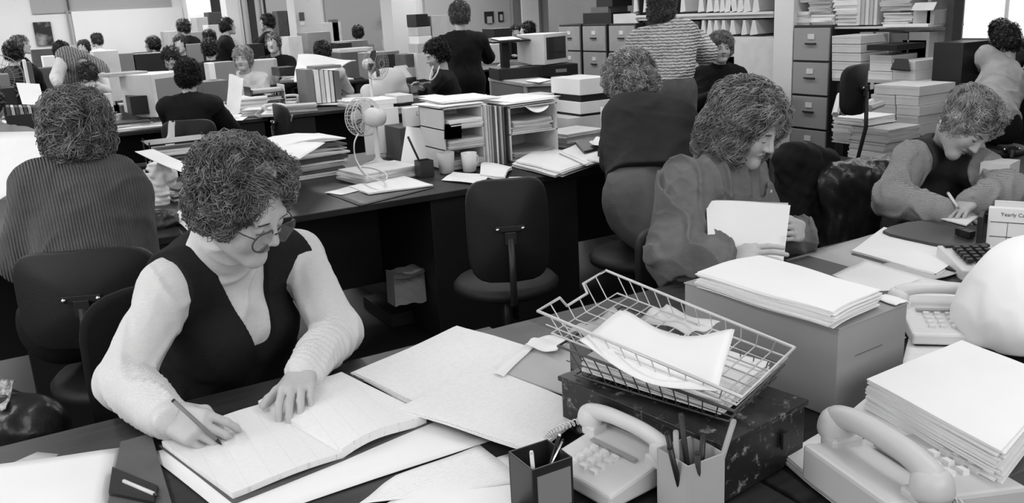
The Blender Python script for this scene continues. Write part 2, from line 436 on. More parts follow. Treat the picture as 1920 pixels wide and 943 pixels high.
# ------------------------------------------------------------------ people
def nrm(v): v = np.array(v, float); return v/(np.linalg.norm(v)+1e-12)
def frame(fwd, up):
    f = nrm(fwd); x = nrm(np.cross(f, up)); u = np.cross(x, f); return np.stack([x, f, u], 1)
def head_prims(detail=True, asm=0):
    p = [ell((0, -.014, .038), (.073, .090, .082), k=.03), ell((0, .026, -.020), (.062, .062, .080), k=.03),
         cap((-.044, .008, -.050), (-.012, .066, -.088), .022, .018, .03), cap((.044, .008, -.050), (.012, .066, -.088), .022, .018, .03),
         ell((0, .072, -.090), (.017, .016, .016), k=.02)]
    if detail:
        p += [ell((-.036, .060, -.026), (.024, .022, .026), k=.025), ell((.036, .060, -.026), (.024, .022, .026), k=.025),
              cap((-.036, .074, .024), (.036, .074, .024), .012, k=.02),
              ell((-.031, .094, .004), (.015, .016, .011), k=.012, op='s'), ell((.031, .094, .004), (.015, .016, .011), k=.012, op='s'),
              ell((-.031, .073, .004), (.0145, .0145, .013), k=.005), ell((.031, .073, .004), (.0145, .0145, .013), k=.005),
              cap((0, .086, .014), (0, .104, -.022), .0075, .0105, .012), ell((-.011, .094, -.027), (.008, .009, .007), k=.008), ell((.011, .094, -.027), (.008, .009, .007), k=.008),
              cap((-.020, .082, -.050), (.020, .082, -.050), .0045, k=.008), ell((0, .088, -.049), (.017, .0065, .0045), k=.005),
              ell((0, .087, -.058), (.016, .0070, .0055), k=.004), ell((0, .100, -.0535), (.021, .012, .0012), k=.004, op='s'),
              ell((-.074, -.010, -.005), (.007, .017, .029), frame((.1, 1, 0), (0, .15, 1)), k=.008), ell((.074, -.010, -.005), (.007, .017, .029), frame((-.1, 1, 0), (0, .15, 1)), k=.008)]
    else: p += [cap((0, .082, .01), (0, .098, -.022), .009, .011, .015), cap((-.02, .08, -.053), (.02, .08, -.053), .006, k=.01)]
    return p
CURL_RELAX = ((.25, .45, .3), (.35, .5, .35), (.42, .55, .35), (.5, .6, .4))
CURL_FLAT = ((.12, .3, .2), (.15, .32, .22), (.2, .35, .25), (.25, .4, .28))
CURL_PEN = ((.75, .75, .35), (.95, .95, .5), (1.1, 1.2, .6), (1.2, 1.25, .6))
CURL_GRIP = ((.9, .6, .3), (.95, .65, .35), (1.0, .7, .35), (1.0, .7, .4))
def hand_prims(w, d, n, right=True, curl=CURL_RELAX, thumb=None, sc=1., fore=None):
    s = 1. if right else -1.; q = []
    ys = [.030, .010, -.010, -.028]; ln = [(.042, .025, .020), (.046, .029, .021), (.042, .027, .020), (.033, .020, .018)]
    kx = [.084, .088, .083, .075]
    for i in range(4):
        y = ys[i]*s; q.append(cap((.004, y*.62, 0), (kx[i], y, .002), .0145, .0108, .014))
        p = np.array([kx[i], y, .001]); a = 0; sp = (ys[i]*.9)*s*2.2
        r0 = .0092 if i < 3 else .008
        for j in range(3):
            a += curl[i][j]; dv = np.array([cos(a)*cos(sp), cos(a)*sin(sp), -sin(a)]); e = p+dv*ln[i][j]
            q.append(cap(p, e, r0*(1-.08*j), r0*(1-.08*(j+1)), .003)); p = e
    q.append(ell((.040, 0, -.004), (.042, .034, .014), k=.01))
    th = thumb or ((.020, .026, -.008), (.052, .050, -.020), (.078, .056, -.030), (.100, .050, -.036))
    rr = (.0150, .0120, .0105, .0085)
    for j in range(3): q.append(cap((th[j][0], th[j][1]*s, th[j][2]), (th[j+1][0], th[j+1][1]*s, th[j+1][2]), rr[j], rr[j+1], .006 if j else .014))
    d = nrm(d); n = nrm(np.array(n, float)-d*np.dot(n, d)); R = np.stack([d, np.cross(n, d), n], 1)
    if fore is not None:
        q.append(cap((0, 0, 0), R.T@(np.array(fore)-w)/sc, .024, .034, .012))
    return xf(q, R, np.array(w, float), sc)
def ik(s, w, l1, l2, hint):
    s, w = np.array(s, float), np.array(w, float); v = w-s; L = np.linalg.norm(v)
    if L > (l1+l2)*.995: return s+v*l1/(l1+l2)
    u = v/L; a = (l1*l1-l2*l2+L*L)/(2*L); h = math.sqrt(max(l1*l1-a*a, 0)); k = np.array(hint, float)-u*np.dot(hint, u)
    return s+u*a+nrm(k)*h
class Sk: pass
def skeleton(hc, fd, nb=None, pel=None, cf=None, sh=None, el=None, wr=None, stand=False, up=(0, 0, 1), lean=.12, knees=None, bulk=1., width=.165, feet=None, hint=None):
    """hc head centre, fd face direction, nb neck base, pel pelvis, cf chest direction; index 0 = right side, 1 = left side"""
    k = Sk(); k.hc = np.array(hc, float); k.fd = nrm(fd); cfv = nrm([fd[0], fd[1], 0]) if cf is None else nrm(cf)
    k.HR = frame(k.fd, up); k.nb = np.array(nb, float) if nb is not None else k.hc-np.array([0, 0, .175])-cfv*.05
    k.pel = np.array(pel, float) if pel is not None else np.array([*(k.nb-cfv*lean)[:2], .92 if stand else .56])
    sp = k.nb-k.pel; L = np.linalg.norm(sp); k.L = L; s = sp/L; x = nrm(np.cross(cfv, s)); y = np.cross(s, x); k.TR = np.stack([x, y, s], 1); k.cf = cfv; k.x = x
    if sh is None: sh = [k.nb-s*.055+x*width, k.nb-s*.055-x*width]
    k.sh = [np.array(a, float) for a in sh]
    if wr is None: wr = [k.sh[0]+cfv*.08-np.array([0, 0, .5]), k.sh[1]+cfv*.08-np.array([0, 0, .5])]
    elif isinstance(wr, str) and wr == 'desk': wr = [np.array([*(k.sh[i]+cfv*.38-x*.06*(1-2*i))[:2], .79]) for i in (0, 1)]
    k.wr = [np.array(a, float) for a in wr]; k.el = []
    for i in (0, 1):
        h = (hint[i] if hint is not None else np.array([0, 0, -1.])+x*(.7-1.4*i)-cfv*.3)
        k.el.append(np.array(el[i], float) if el is not None and el[i] is not None else ik(k.sh[i], k.wr[i], .28, .25, h))
    b = bulk; T = lambda v: v
    k.torso = xf([ell((0, 0, .02), (.17*b, .125*b, .13), k=.05), ell((0, .01, L*.38), (.140*b, .105*b, .16), k=.06), ell((0, .0, L*.68), (.150*b, .112*b, .17), k=.05),
                  cap((-.10*b, -.01, L*.87), (.10*b, -.01, L*.87), .062, k=.05), ell((-.072*b, .085*b, L*.60), (.062*b, .055, .065), k=.04), ell((.072*b, .085*b, L*.60), (.062*b, .055, .065), k=.04)], k.TR, k.pel)
    k.torso += [cap(k.nb-s*.02, k.sh[i], .046, .050, .05) for i in (0, 1)]
    nk = k.HR@np.array([0, -.025, -.045])+k.hc
    k.neckp = [cap(k.nb-s*.03, nk, .054, .050, .03)]; k.nk = nk
    k.arm = [[cap(k.sh[i], k.el[i], .052*b, .043*b, .03), cap(k.el[i], k.wr[i], .042*b, .027, .02)] for i in (0, 1)]
    hips = [k.pel+x*.09*(1-2*i)-np.array([0, 0, .03]) for i in (0, 1)]
    if knees is None:
        knees = [h+cfv*(.04 if stand else .42)+np.array([0, 0, -.42 if stand else -.02]) for h in hips]
    feet = feet or [np.array([kn[0]-cfv[0]*(.02), kn[1]-cfv[1]*.02, .08]) for kn in knees]
    k.knees = [np.array(a, float) for a in knees]; k.hips = hips; k.feet = feet
    k.legs = []
    for i in (0, 1):
        k.legs += [cap(hips[i], k.knees[i], .088*b, .058, .04), cap(k.knees[i], feet[i], .054, .034, .02), cap(feet[i]-np.array([0, 0, .035]), feet[i]+cfv*.14-np.array([0, 0, .048]), .036, .028, .02)]
    return k
def paint(V, Q, k, regions):
    C = V[Q].mean(1); L = (C-k.hc)@k.HR; idx = np.zeros(len(Q), int)
    for c, r, m_ in regions: idx[(((L-np.array(c))/np.array(r))**2).sum(1) < 1] = m_
    return idx
LIPS = [((0, .094, -.053), (.021, .022, .0085), 1)]
BROWS = [((-.031, .085, .0235), (.018, .025, .0035), 2), ((.031, .085, .0235), (.018, .025, .0035), 2)]
LIDS = [((-.031, .09, -.003), (.0135, .02, .0025), 2), ((.031, .09, -.003), (.0135, .02, .0025), 2)]
EYES = [((-.031, .09, .004), (.0100, .02, .0045), 2), ((.031, .09, .004), (.0100, .02, .0045), 2)]
def make_body(root, k, hvox=.0035, bvox=.012, hands=(None, None), eyes='down', hs=1., detail=True, mats=None, legs=True):
    hp = xf(head_prims(detail), k.HR*1, k.hc, hs)+k.neckp
    parts = []; V, Q = sculpt(hp, hvox); V = relax(V, Q, 1, .35); idx = paint(V, Q, k, LIPS+BROWS+(LIDS if eyes == 'down' else EYES) if detail else LIPS); parts.append((V, Q)); ids = [idx]
    V, Q = sculpt(k.torso+k.arm[0]+k.arm[1]+(k.legs if legs else []), bvox); parts.append((V, Q)); ids.append(np.zeros(len(Q), int))
    for i in (0, 1):
        h = hands[i]
        if h is None:
            d = nrm(k.wr[i]-k.el[i]); h = dict(d=d, n=(0, 0, 1.) if abs(d[2]) < .8 else k.x*(1-2*i))
        v = max(.0022, hvox*.75) if detail else hvox
        V, Q = sculpt(hand_prims(k.wr[i], h['d'], h['n'], i == 0, h.get('curl', CURL_RELAX), h.get('thumb'), h.get('sc', .95), fore=k.el[i]*.25+k.wr[i]*.75), v)
        parts.append((V, Q)); ids.append(np.zeros(len(Q), int))
    V, Q = jointm(parts)
    o = link_mesh('body', V, Q, None, root, True, True, mats=mats or [skin, skin_d, skin_e], midx=np.concatenate(ids))
    if legs:
        V, Q = sculpt(grow(k.legs, .004), .014); link_mesh('stockings', V, Q, mat('dark_stockings', .012, .6), root, True, True)
    return o
def garment(root, name, prims, g, material, vox=.006, cuts=(), disp=None, label=None, rl=1):
    V, Q = sculpt(grow(prims, g), vox, disp, cuts); V = relax(V, Q, rl, .5)
    o = link_mesh(name, V, Q, material, root, True, True)
    if label: o['label'] = label
    return o
def neck_cut(k, r=.066, drop=.0, k_=.01):
    s = k.TR[:, 2]; f = k.TR[:, 1]
    return cap(k.nb+s*.0+f*.012-s*drop, k.nk+s*.10+f*.06, r, r, k_, 's')
def wrist_cut(k, i, back=.02):
    d = nrm(k.wr[i]-k.el[i]); return half(k.wr[i]-d*back, d)
def collar(root, k, name, t0, t1, r0, r1, material, th=.010, vox=.004, roll=0.):
    ax = k.nk-k.nb; a, b = k.nb+ax*t0, k.nb+ax*t1; p = [cap(a, b, r0+th, r1+th, .01)]
    if roll: n_ = nrm(ax); x = nrm(np.cross(n_, k.x+.01)); y = np.cross(n_, x); c = b; p += [cap(c+(x*cos(t)+y*sin(t))*r1, c+(x*cos(t+.5)+y*sin(t+.5))*r1, roll, roll, .008) for t in np.arange(0, 6.28, .5)]
    V, Q = sculpt(p, vox, None, [cap(a-ax*.6, b+ax*1.2, r0, r1, .004, 's')]); return link_mesh(name, relax(V, Q, 1), Q, material, root, True, True)
def mat_knit(name, v, dark, scale=60., axis=(0, 0, 1), bump=.6, mixn=60):
    if name in MATS: return MATS[name]
    M = mat(name, v, .9, spec=.1); nt = M.node_tree; N = nt.nodes; L = nt.links; b = N['Principled BSDF']; tc = N['Texture Coordinate']
    w = N.new('ShaderNodeTexWave'); w.bands_direction = 'Z' if axis[2] else ('X' if axis[0] else 'Y'); w.inputs['Scale'].default_value = scale; w.inputs['Distortion'].default_value = 3; w.inputs['Detail'].default_value = 2; w.inputs['Detail Scale'].default_value = 2.5
    L.new(tc.outputs['Object'], w.inputs['Vector']); n = N.new('ShaderNodeTexNoise'); n.inputs['Scale'].default_value = mixn; L.new(tc.outputs['Object'], n.inputs['Vector'])
    mu = N.new('ShaderNodeMath'); mu.operation = 'MULTIPLY'; L.new(w.outputs[1], mu.inputs[0]); L.new(n.outputs[0], mu.inputs[1])
    r = N.new('ShaderNodeValToRGB'); r.color_ramp.elements[0].position = .03; r.color_ramp.elements[1].position = .22; r.color_ramp.elements[0].color = (dark,)*3+(1,); r.color_ramp.elements[1].color = (v,)*3+(1,)
    L.new(mu.outputs[0], r.inputs[0]); L.new(r.outputs[0], b.inputs['Base Color']); bm = N.new('ShaderNodeBump'); bm.inputs['Strength'].default_value = bump; bm.inputs['Distance'].default_value = .01
    L.new(w.outputs[1], bm.inputs['Height']); L.new(bm.outputs[0], b.inputs['Normal']); return M
def sleeve_caps(k, i, back=.02, extra=0.):
    d = nrm(k.wr[i]-k.el[i]); a, b = k.arm[i]
    return [a, cap(k.el[i], k.wr[i]-d*back, b[3]+extra, b[4]+.006, .02)]
def hair(root, k, ells, material, n=2500, length=.07, r=.0011, curl=0., freq=2., flow=(0, 0, -1), jitter=.35, vox=.005, face=None, lump=.006, npt=8, seed=1, off=.012, label=None, spread=0., extra=None, shrink=.94, clumps=0):
    """hair = sculpted mass + strands combed over it; ells and flow in head coordinates"""
    E_ = [(np.array(c, float), np.array(rr, float)) for c, rr in ells]
    fc = face or ((0, .115, -.035), (.056, .075, .088))
    prims = [ell(c, rr*shrink, k=.015) for c, rr in E_]+[ell(fc[0], fc[1], k=.012, op='s')]
    V, Q = sculpt(xf(prims, k.HR, k.hc), vox, disp=(lambda p: lump*nz3(p, 95, seed)+lump*.5*nz3(p, 210, seed+4)) if lump else None)
    parts = [(V, Q)]
    if n:
        g = np.random.default_rng(abs(int(seed))); L = (V-k.hc)@k.HR
        N = vnormals(V, Q)@k.HR; i = g.integers(0, len(L), n); p = L[i].copy(); nn = N[i]
        inface = (((p-np.array(fc[0]))/(np.array(fc[1])*1.02))**2).sum(1) < 1; p = p[~inface]; nn = nn[~inface]; n = len(p)
        fl = np.array([flow(q) for q in p]) if callable(flow) else np.tile(np.array(flow, float), (n, 1))
        if clumps:
            cc = g.normal(size=(clumps, 3))*.5; ci = ((p[:, None, :]-p[g.integers(0, n, clumps)][None])**2).sum(2).argmin(1); fl = fl+cc[ci]*jitter*2; jit2 = jitter*.4
        else: jit2 = jitter
        d = fl-nn*(fl*nn).sum(1)[:, None]*.8+g.normal(0, jit2, (n, 3)); d /= np.linalg.norm(d, axis=1)[:, None]
        Ls = length*g.uniform(.55, 1.3, n); offs = g.uniform(-.3, 1, n)*off; pts = [p.copy()]
        for s_ in range(1, npt):
            p = p+d*(Ls/(npt-1))[:, None]
            k0 = np.stack([np.sqrt((((p-c)/rr)**2).sum(1)) for c, rr in E_], 1); b = k0.argmin(1); kk = k0[np.arange(n), b]
            c = np.stack([c for c, _ in E_])[b]; rr = np.stack([q for _, q in E_])[b]; tgt = 1+offs/rr.min(1)
            w = (1-spread*s_/npt); f_ = 1+(np.where(kk > 0, tgt/kk, 1)-1)*w; inside = kk < tgt; f_ = np.where(inside | (spread == 0), tgt/kk, f_)
            p = c+(p-c)*f_[:, None]; q = p-pts[-1]; q /= np.linalg.norm(q, axis=1)[:, None]+1e-9; d = nrm_rows(q*.7+.3*d+fl*.25); pts.append(p.copy())
        pts = np.stack(pts, 1)
        infc = ((((pts-np.array(fc[0]))/(np.array(fc[1])*.9))**2).sum(2) < 1).mean(1); keep = infc < .22
        pts = pts[keep]; n = len(pts)
        if curl:
            t = nrm_rows(pts[:, -1]-pts[:, 0]); a = nrm_rows(np.cross(t, g.normal(size=(n, 3)))); b = np.cross(t, a); ph = g.uniform(0, 6.28, n); cr = curl*g.uniform(.5, 1.2, n)
            for s_ in range(npt):
                an = ph+s_/(npt-1)*freq*6.28; pts[:, s_] += (a*np.cos(an)[:, None]+b*np.sin(an)[:, None])*cr[:, None]
        pts = pts@k.HR.T+k.hc
        T = np.gradient(pts, axis=1); T /= np.linalg.norm(T, axis=2)[..., None]+1e-12
        A = np.cross(T, g.normal(size=(n, 1, 3))); A /= np.linalg.norm(A, axis=2)[..., None]+1e-9; B = np.cross(T, A)
        rr = r*(1-.6*np.linspace(0, 1, npt)**2)[None, :, None]*g.uniform(.6, 1.4, (n, 1, 1))
        VV = np.stack([pts+rr*(A*cos(2*pi*q/3)+B*sin(2*pi*q/3)) for q in range(3)], 2).reshape(-1, 3)
        base = (np.arange(n)*npt*3)[:, None]+(np.arange(npt-1)*3)[None, :]; QQ = []
        for q in range(3): QQ.append(np.stack([base+q, base+(q+1) % 3, base+3+(q+1) % 3, base+3+q], -1).reshape(-1, 4))
        parts.append((VV, np.concatenate(QQ)))
    V, Q = jointm(parts); o = link_mesh('hair', V, Q, material, root, True, True)
    if label: o['label'] = label
    return o
def nrm_rows(a): return a/(np.linalg.norm(a, axis=-1)[..., None]+1e-12)
def hmat(name, v, sp=.35, rough=.4):
    if name in MATS: return MATS[name]
    M = mat(name, v, rough, spec=sp); nt = M.node_tree; N = nt.nodes; L = nt.links; b = N['Principled BSDF']
    tc = N['Texture Coordinate']; n = N.new('ShaderNodeTexNoise'); n.inputs['Scale'].default_value = 26; n.inputs['Detail'].default_value = 4; L.new(tc.outputs['Object'], n.inputs['Vector'])
    r = N.new('ShaderNodeValToRGB'); r.color_ramp.elements[0].position = .35; r.color_ramp.elements[1].position = .68
    a, c = v*.45, min(1, v*1.7); r.color_ramp.elements[0].color = (a, a, a, 1); r.color_ramp.elements[1].color = (c, c, c, 1)
    L.new(n.outputs[0], r.inputs[0]); L.new(r.outputs[0], b.inputs['Base Color']); return M
H_DARK = hmat('dark_hair', .02, .4); H_BLK = hmat('black_hair', .010, .3); H_GREY = hmat('grey_hair', .17, .45); H_MID = hmat('brown_hair', .075, .5); H_FAIR = hmat('fair_hair', .30, .45)
def cloth(name, v, b=.25, s=220, bt='noise', stretch=None, rough=.85): return mat(name, v, rough, var=.08, vscale=14, bump=b, bscale=s, btype=bt, spec=.15, stretch=stretch)
UPZ = np.array([0, 0, 1.])
def dv(right=0, fwd=0, up=0): return nrm(rh*right+fh*fwd+zz*up)
def person_root(label, at_, group=None): return thing('person', label, 'person', at_, 0, group)
LIGHT_KNIT = mat_knit('light_knit', .68, .60, 110, (0, 0, 1), .22, 90); DARK_VEST = cloth('dark_wool', .014, .3, 260); GREY_KNIT = cloth('grey_cable_knit', .125, .9, 34, 'wave', (1, 1, .5))
CARDI = cloth('charcoal_jersey', .028, .25, 240); SKIRT_G = cloth('grey_tweed', .11, .4, 200); DENIM = cloth('washed_grey_cotton', .15, .25, 200); BLOUSE = mat_knit('grey_striped_blouse', .30, .20, 60, (0, 0, 1), .2, 40)
BLK_CLOTH = cloth('black_cloth', .010, .2, 200); WHITE_CLOTH = cloth('white_cotton', .62, .2, 150)

def person_main():
    hc = D(450, 388, 2.0); fd = dv(.76, -.34, -.50)
    nb = D(405, 468, 2.20); shR = D(318, 545, 2.08); shL = D(560, 478, 2.36)
    k = skeleton(hc, fd, nb=nb, pel=D(425, 800, 2.42), cf=nrm(rh*.85-fh*.62), sh=[shR, shL], up=UPZ-rh*.17,
                 el=[D(232, 716, 1.98), D(632, 622, 2.22)], wr=[D(318, 784, 1.79), D(567, 700, 1.98)])
    root = person_root('seated older woman in glasses and dark vest writing in the open ledger', (k.pel[0], k.pel[1], 0))
    wR = k.wr[0]; wL = k.wr[1]
    dR = nrm(P(398, 812, .792)-wR); dL = nrm(P(540, 775, .80)-wL)
    pen_curl = ((.55, .85, .45), (.75, .95, .55), (.95, 1.1, .6), (1.05, 1.15, .6))
    hands = [dict(d=dR, n=nrm(-rh*.25-fh*.55+UPZ*.65), curl=pen_curl, thumb=((.020, .026, -.008), (.050, .040, -.026), (.076, .030, -.040), (.098, .014, -.046)), sc=1.0),
             dict(d=dL, n=nrm(UPZ*.85-fh*.5), curl=((.28, .5, .35), (.30, .5, .35), (.34, .5, .35), (.4, .5, .35)), thumb=((.020, .026, -.008), (.048, .050, -.016), (.072, .066, -.022), (.092, .074, -.026)), sc=1.0)]
    make_body(root, k, .0028, .012, hands, 'down', 1.06)
    # ribbed sweater with low roll collar
    sw = k.torso+sleeve_caps(k, 0, .012, .008)+sleeve_caps(k, 1, .012, .008)
    sw = sw + [cap(k.nb-k.TR[:, 2]*.02, k.nb*.12+k.nk*.88+k.TR[:, 1]*.012, .062, .060, .03), cap(k.nb+k.TR[:, 1]*.05-k.TR[:, 2]*.03, k.nk*.7+k.nb*.3+k.TR[:, 1]*.03, .05, .045, .03)]
    w0 = nrm(k.wr[0]-k.el[0]); w1 = nrm(k.wr[1]-k.el[1])
    def fold(p):
        o = folds(.0055, 22, 3)(p)
        for s, a in ((k.el[0], w0), (k.el[1], w1)):      # gathered rings round the forearm
            t = (p-s)@a; r = np.linalg.norm(p-s-np.outer(t, a), axis=1); m_ = np.clip((t-.02)/.05, 0, 1)*(r < .09)
            o += m_*.0022*np.sin(t*330+4*nz3(p, 14, 5))
        return o
    garment(root, 'sweater', sw, .010, LIGHT_KNIT, .005, [cap(k.nk-(k.nk-k.nb)*.2, k.nk+(k.nk-k.nb)*.6, .052, .058, .008, 's')], fold, 'light ribbed roll neck sweater')
    # vest
    T = k.TR; v = [ell(q[1], q[2], q[3], k=q[5]) if q[0] == 'ell' else q for q in k.torso]
    vn = k.nb+T[:, 1]*.07-T[:, 2]*.02; vb = k.nb+T[:, 1]*.16-T[:, 2]*.30+T[:, 0]*-.01
    cuts = [cap(vn+T[:, 1]*.03, vb+T[:, 1]*.03, .070, .006, .006, 's')]
    cuts += [half(k.sh[i]-T[:, 0]*(.004-.008*i), T[:, 0]*(1-2*i)+T[:, 2]*.12) for i in (0, 1)]
    cuts += [cap(k.nb-T[:, 2]*.0, k.nk, .060, .06, .006, 's'), half(k.pel-T[:, 2]*.06, -T[:, 2])]
    garment(root, 'vest', v, .026, DARK_VEST, .005, cuts, folds(.004, 15, 9), 'dark V-neck vest')
    garment(root, 'skirt', k.legs[:1]+k.legs[3:4]+[k.torso[0]], .02, BLK_CLOTH, .012, [half(k.pel+UPZ*.10, UPZ)])
    hair(root, k, [((0, -.016, .064), (.102, .110, .086)), ((0, -.056, .0), (.082, .056, .084)), ((.060, -.006, .022), (.042, .058, .066)), ((-.066, -.002, .026), (.044, .060, .068)), ((0, .030, .108), (.080, .050, .038))],
         hmat('curly_greying_hair', .14, .5), 4600, .060, .0012, .0105, 2.3, lambda q: (q[0]*2, -.2, -.3), .9, .0042, ((0, .130, .010), (.084, .084, .108)), .010, 14, 3, .010, 'short curly hair', clumps=190)
    # glasses
    g = MB(); G = lambda p: k.HR@(np.array(p, float)*1.06)+k.hc
    for s in (-1, 1):
        g.tube([G((s*.036+.030*cos(a)*(1+.06*sin(a)), .105-.008*abs(cos(a)), -.008+.026*sin(a))) for a in np.linspace(0, 2*pi, 28, endpoint=False)], .0022, 6, True)
        g.tube([G((s*.060, .100, .004)), G((s*.074, .075, .006)), G((s*.080, .02, .004)), G((s*.081, -.012, -.004))], .0016, 6)
    g.tube([G((-.010, .105, .002)), G((0, .109, .006)), G((.010, .105, .002))], .0018, 6)
    go = g.build('glasses', mat('glasses_frame', .05, .3), root, True, smooth=True)
    gl = MB()
    for s in (-1, 1):
        gl.add([G((s*.036+.0285*cos(a), .102, -.008+.0245*sin(a))) for a in np.linspace(0, 2*pi, 20, endpoint=False)], [list(range(20))])
    lm = mat('tinted_lens', .25, .08, spec=.6, alpha=.35); lo = gl.build('lens', lm, go, True); 
    # wristwatch and ring
    d1 = nrm(k.wr[1]-k.el[1]); w = MB(); a = np.cross(d1, UPZ); a /= np.linalg.norm(a); b = np.cross(a, d1); c = k.wr[1]-d1*.004
    w.tube([c+.0265*(a*cos(t)+b*sin(t)) for t in np.linspace(0, 2*pi, 20, endpoint=False)], .004, 6, True)
    w.lathe([(0.001, .0), (.011, .0), (.011, .005), (.001, .005)], c-b*-.026, 14, np.stack([a, d1, b], 1)); w.build('wristwatch', mat('watch_strap', .05, .4), root, True, smooth=True)
    return k
def person_knit():
    hc = D(148, 252, 3.0); cf = nrm(fh*1.-rh*.15)
    k = skeleton(hc, nrm(fh*.9-rh*.25-UPZ*.25), nb=D(152, 312, 3.02), pel=D(168, 590, 2.93), cf=cf, up=UPZ+rh*.05, bulk=1.1,
                 sh=[D(232, 362, 3.02), D(72, 355, 2.95)], el=[D(262, 520, 3.08), D(38, 490, 2.95)], wr=[D(240, 400, 3.35), D(60, 380, 3.28)])
    root = person_root('seated grey-haired woman in cable-knit cardigan seen from behind', (k.pel[0], k.pel[1], 0))
    make_body(root, k, .004, .014, detail=True)
    garment(root, 'cardigan', k.torso+sleeve_caps(k, 0)+sleeve_caps(k, 1)+[cap(k.nb-k.TR[:, 2]*.03, k.nk, .056, .050, .02)], .022, GREY_KNIT, .006, [neck_cut(k, .056, -.02)], folds(.006, 14, 21), 'grey cable-knit cardigan')
    garment(root, 'collar', [cap(k.nb*.7+k.nk*.3, k.nb*.4+k.nk*.6, .062, .058, .01)], .0, WHITE_CLOTH, .005, [neck_cut(k, .054, -.04, .004)], None)
    garment(root, 'skirt', k.legs[:1]+k.legs[3:4]+[k.torso[0]], .025, BLK_CLOTH, .012, [half(k.pel+UPZ*.06, UPZ)])
    hair(root, k, [((0, -.03, .046), (.099, .114, .092)), ((0, -.072, -.018), (.082, .062, .076)), ((.052, -.02, -.005), (.048, .072, .072)), ((-.052, -.02, -.005), (.048, .072, .072))],
         H_GREY, 3600, .085, .0016, .016, 1.2, lambda q: (q[0]*4, -.1, -1), .7, .005, None, .012, 10, 5, .014, 'wavy greying hair', clumps=70)
    return k
def person_dark_cardigan():
    hc = D(1180, 158, 4.25); cf = nrm(fh*1.-rh*.35)
    k = skeleton(hc, nrm(fh*.6-rh*.55-UPZ*.5), nb=D(1208, 205, 4.14), pel=D(1216, 375, 3.95), cf=cf, bulk=1.08, width=.19,
                 sh=[D(1258, 236, 4.08), D(1168, 236, 4.28)], el=[D(1292, 262, 4.30), D(1158, 300, 4.42)], wr=[D(1200, 292, 4.50), D(1146, 288, 4.62)], knees=[D(1216, 375, 3.95)+nrm(fh+rh*.35)*.42+rh*.08-UPZ*.05, D(1216, 375, 3.95)+nrm(fh+rh*.35)*.42-rh*.06-UPZ*.05])
    root = person_root('curly fair-haired woman in charcoal cardigan leaning over the desk', (k.pel[0], k.pel[1], 0))
    make_body(root, k, .005, .014)
    garment(root, 'cardigan', k.torso+sleeve_caps(k, 0)+sleeve_caps(k, 1)+[cap(k.sh[0], k.pel+k.x*.07+UPZ*.1, .09, .10, .05)], .036, CARDI, .008, [neck_cut(k, .052, -.02), half(k.pel+UPZ*.12, -k.TR[:, 2])], folds(.008, 13, 31), 'charcoal cardigan')
    lf = nrm(fh+rh*.25); kn = [k.hips[0]+lf*.30-UPZ*.16, k.hips[1]+lf*.30-UPZ*.16]
    garment(root, 'skirt', [k.torso[0], k.torso[1], ell(k.pel-UPZ*.06-cf*.03, (.165, .15, .15), k=.05)]+[cap(k.hips[i], kn[i], .105, .09, .06) for i in (0, 1)], .014, SKIRT_G, .01, [half(k.pel+UPZ*.16, UPZ)], folds(.008, 14, 33), 'grey tweed skirt')
    hair(root, k, [((0, -.02, .05), (.104, .112, .092)), ((0, -.07, -.005), (.090, .066, .085)), ((.055, 0, .01), (.05, .07, .075)), ((-.055, 0, .01), (.05, .07, .075))],
         H_FAIR, 3200, .06, .0016, .013, 1.5, lambda q: (q[0]*2, -.2, -.5), .9, .006, None, .012, 9, 7, .02, 'loose curly fair hair', clumps=120)
    return k
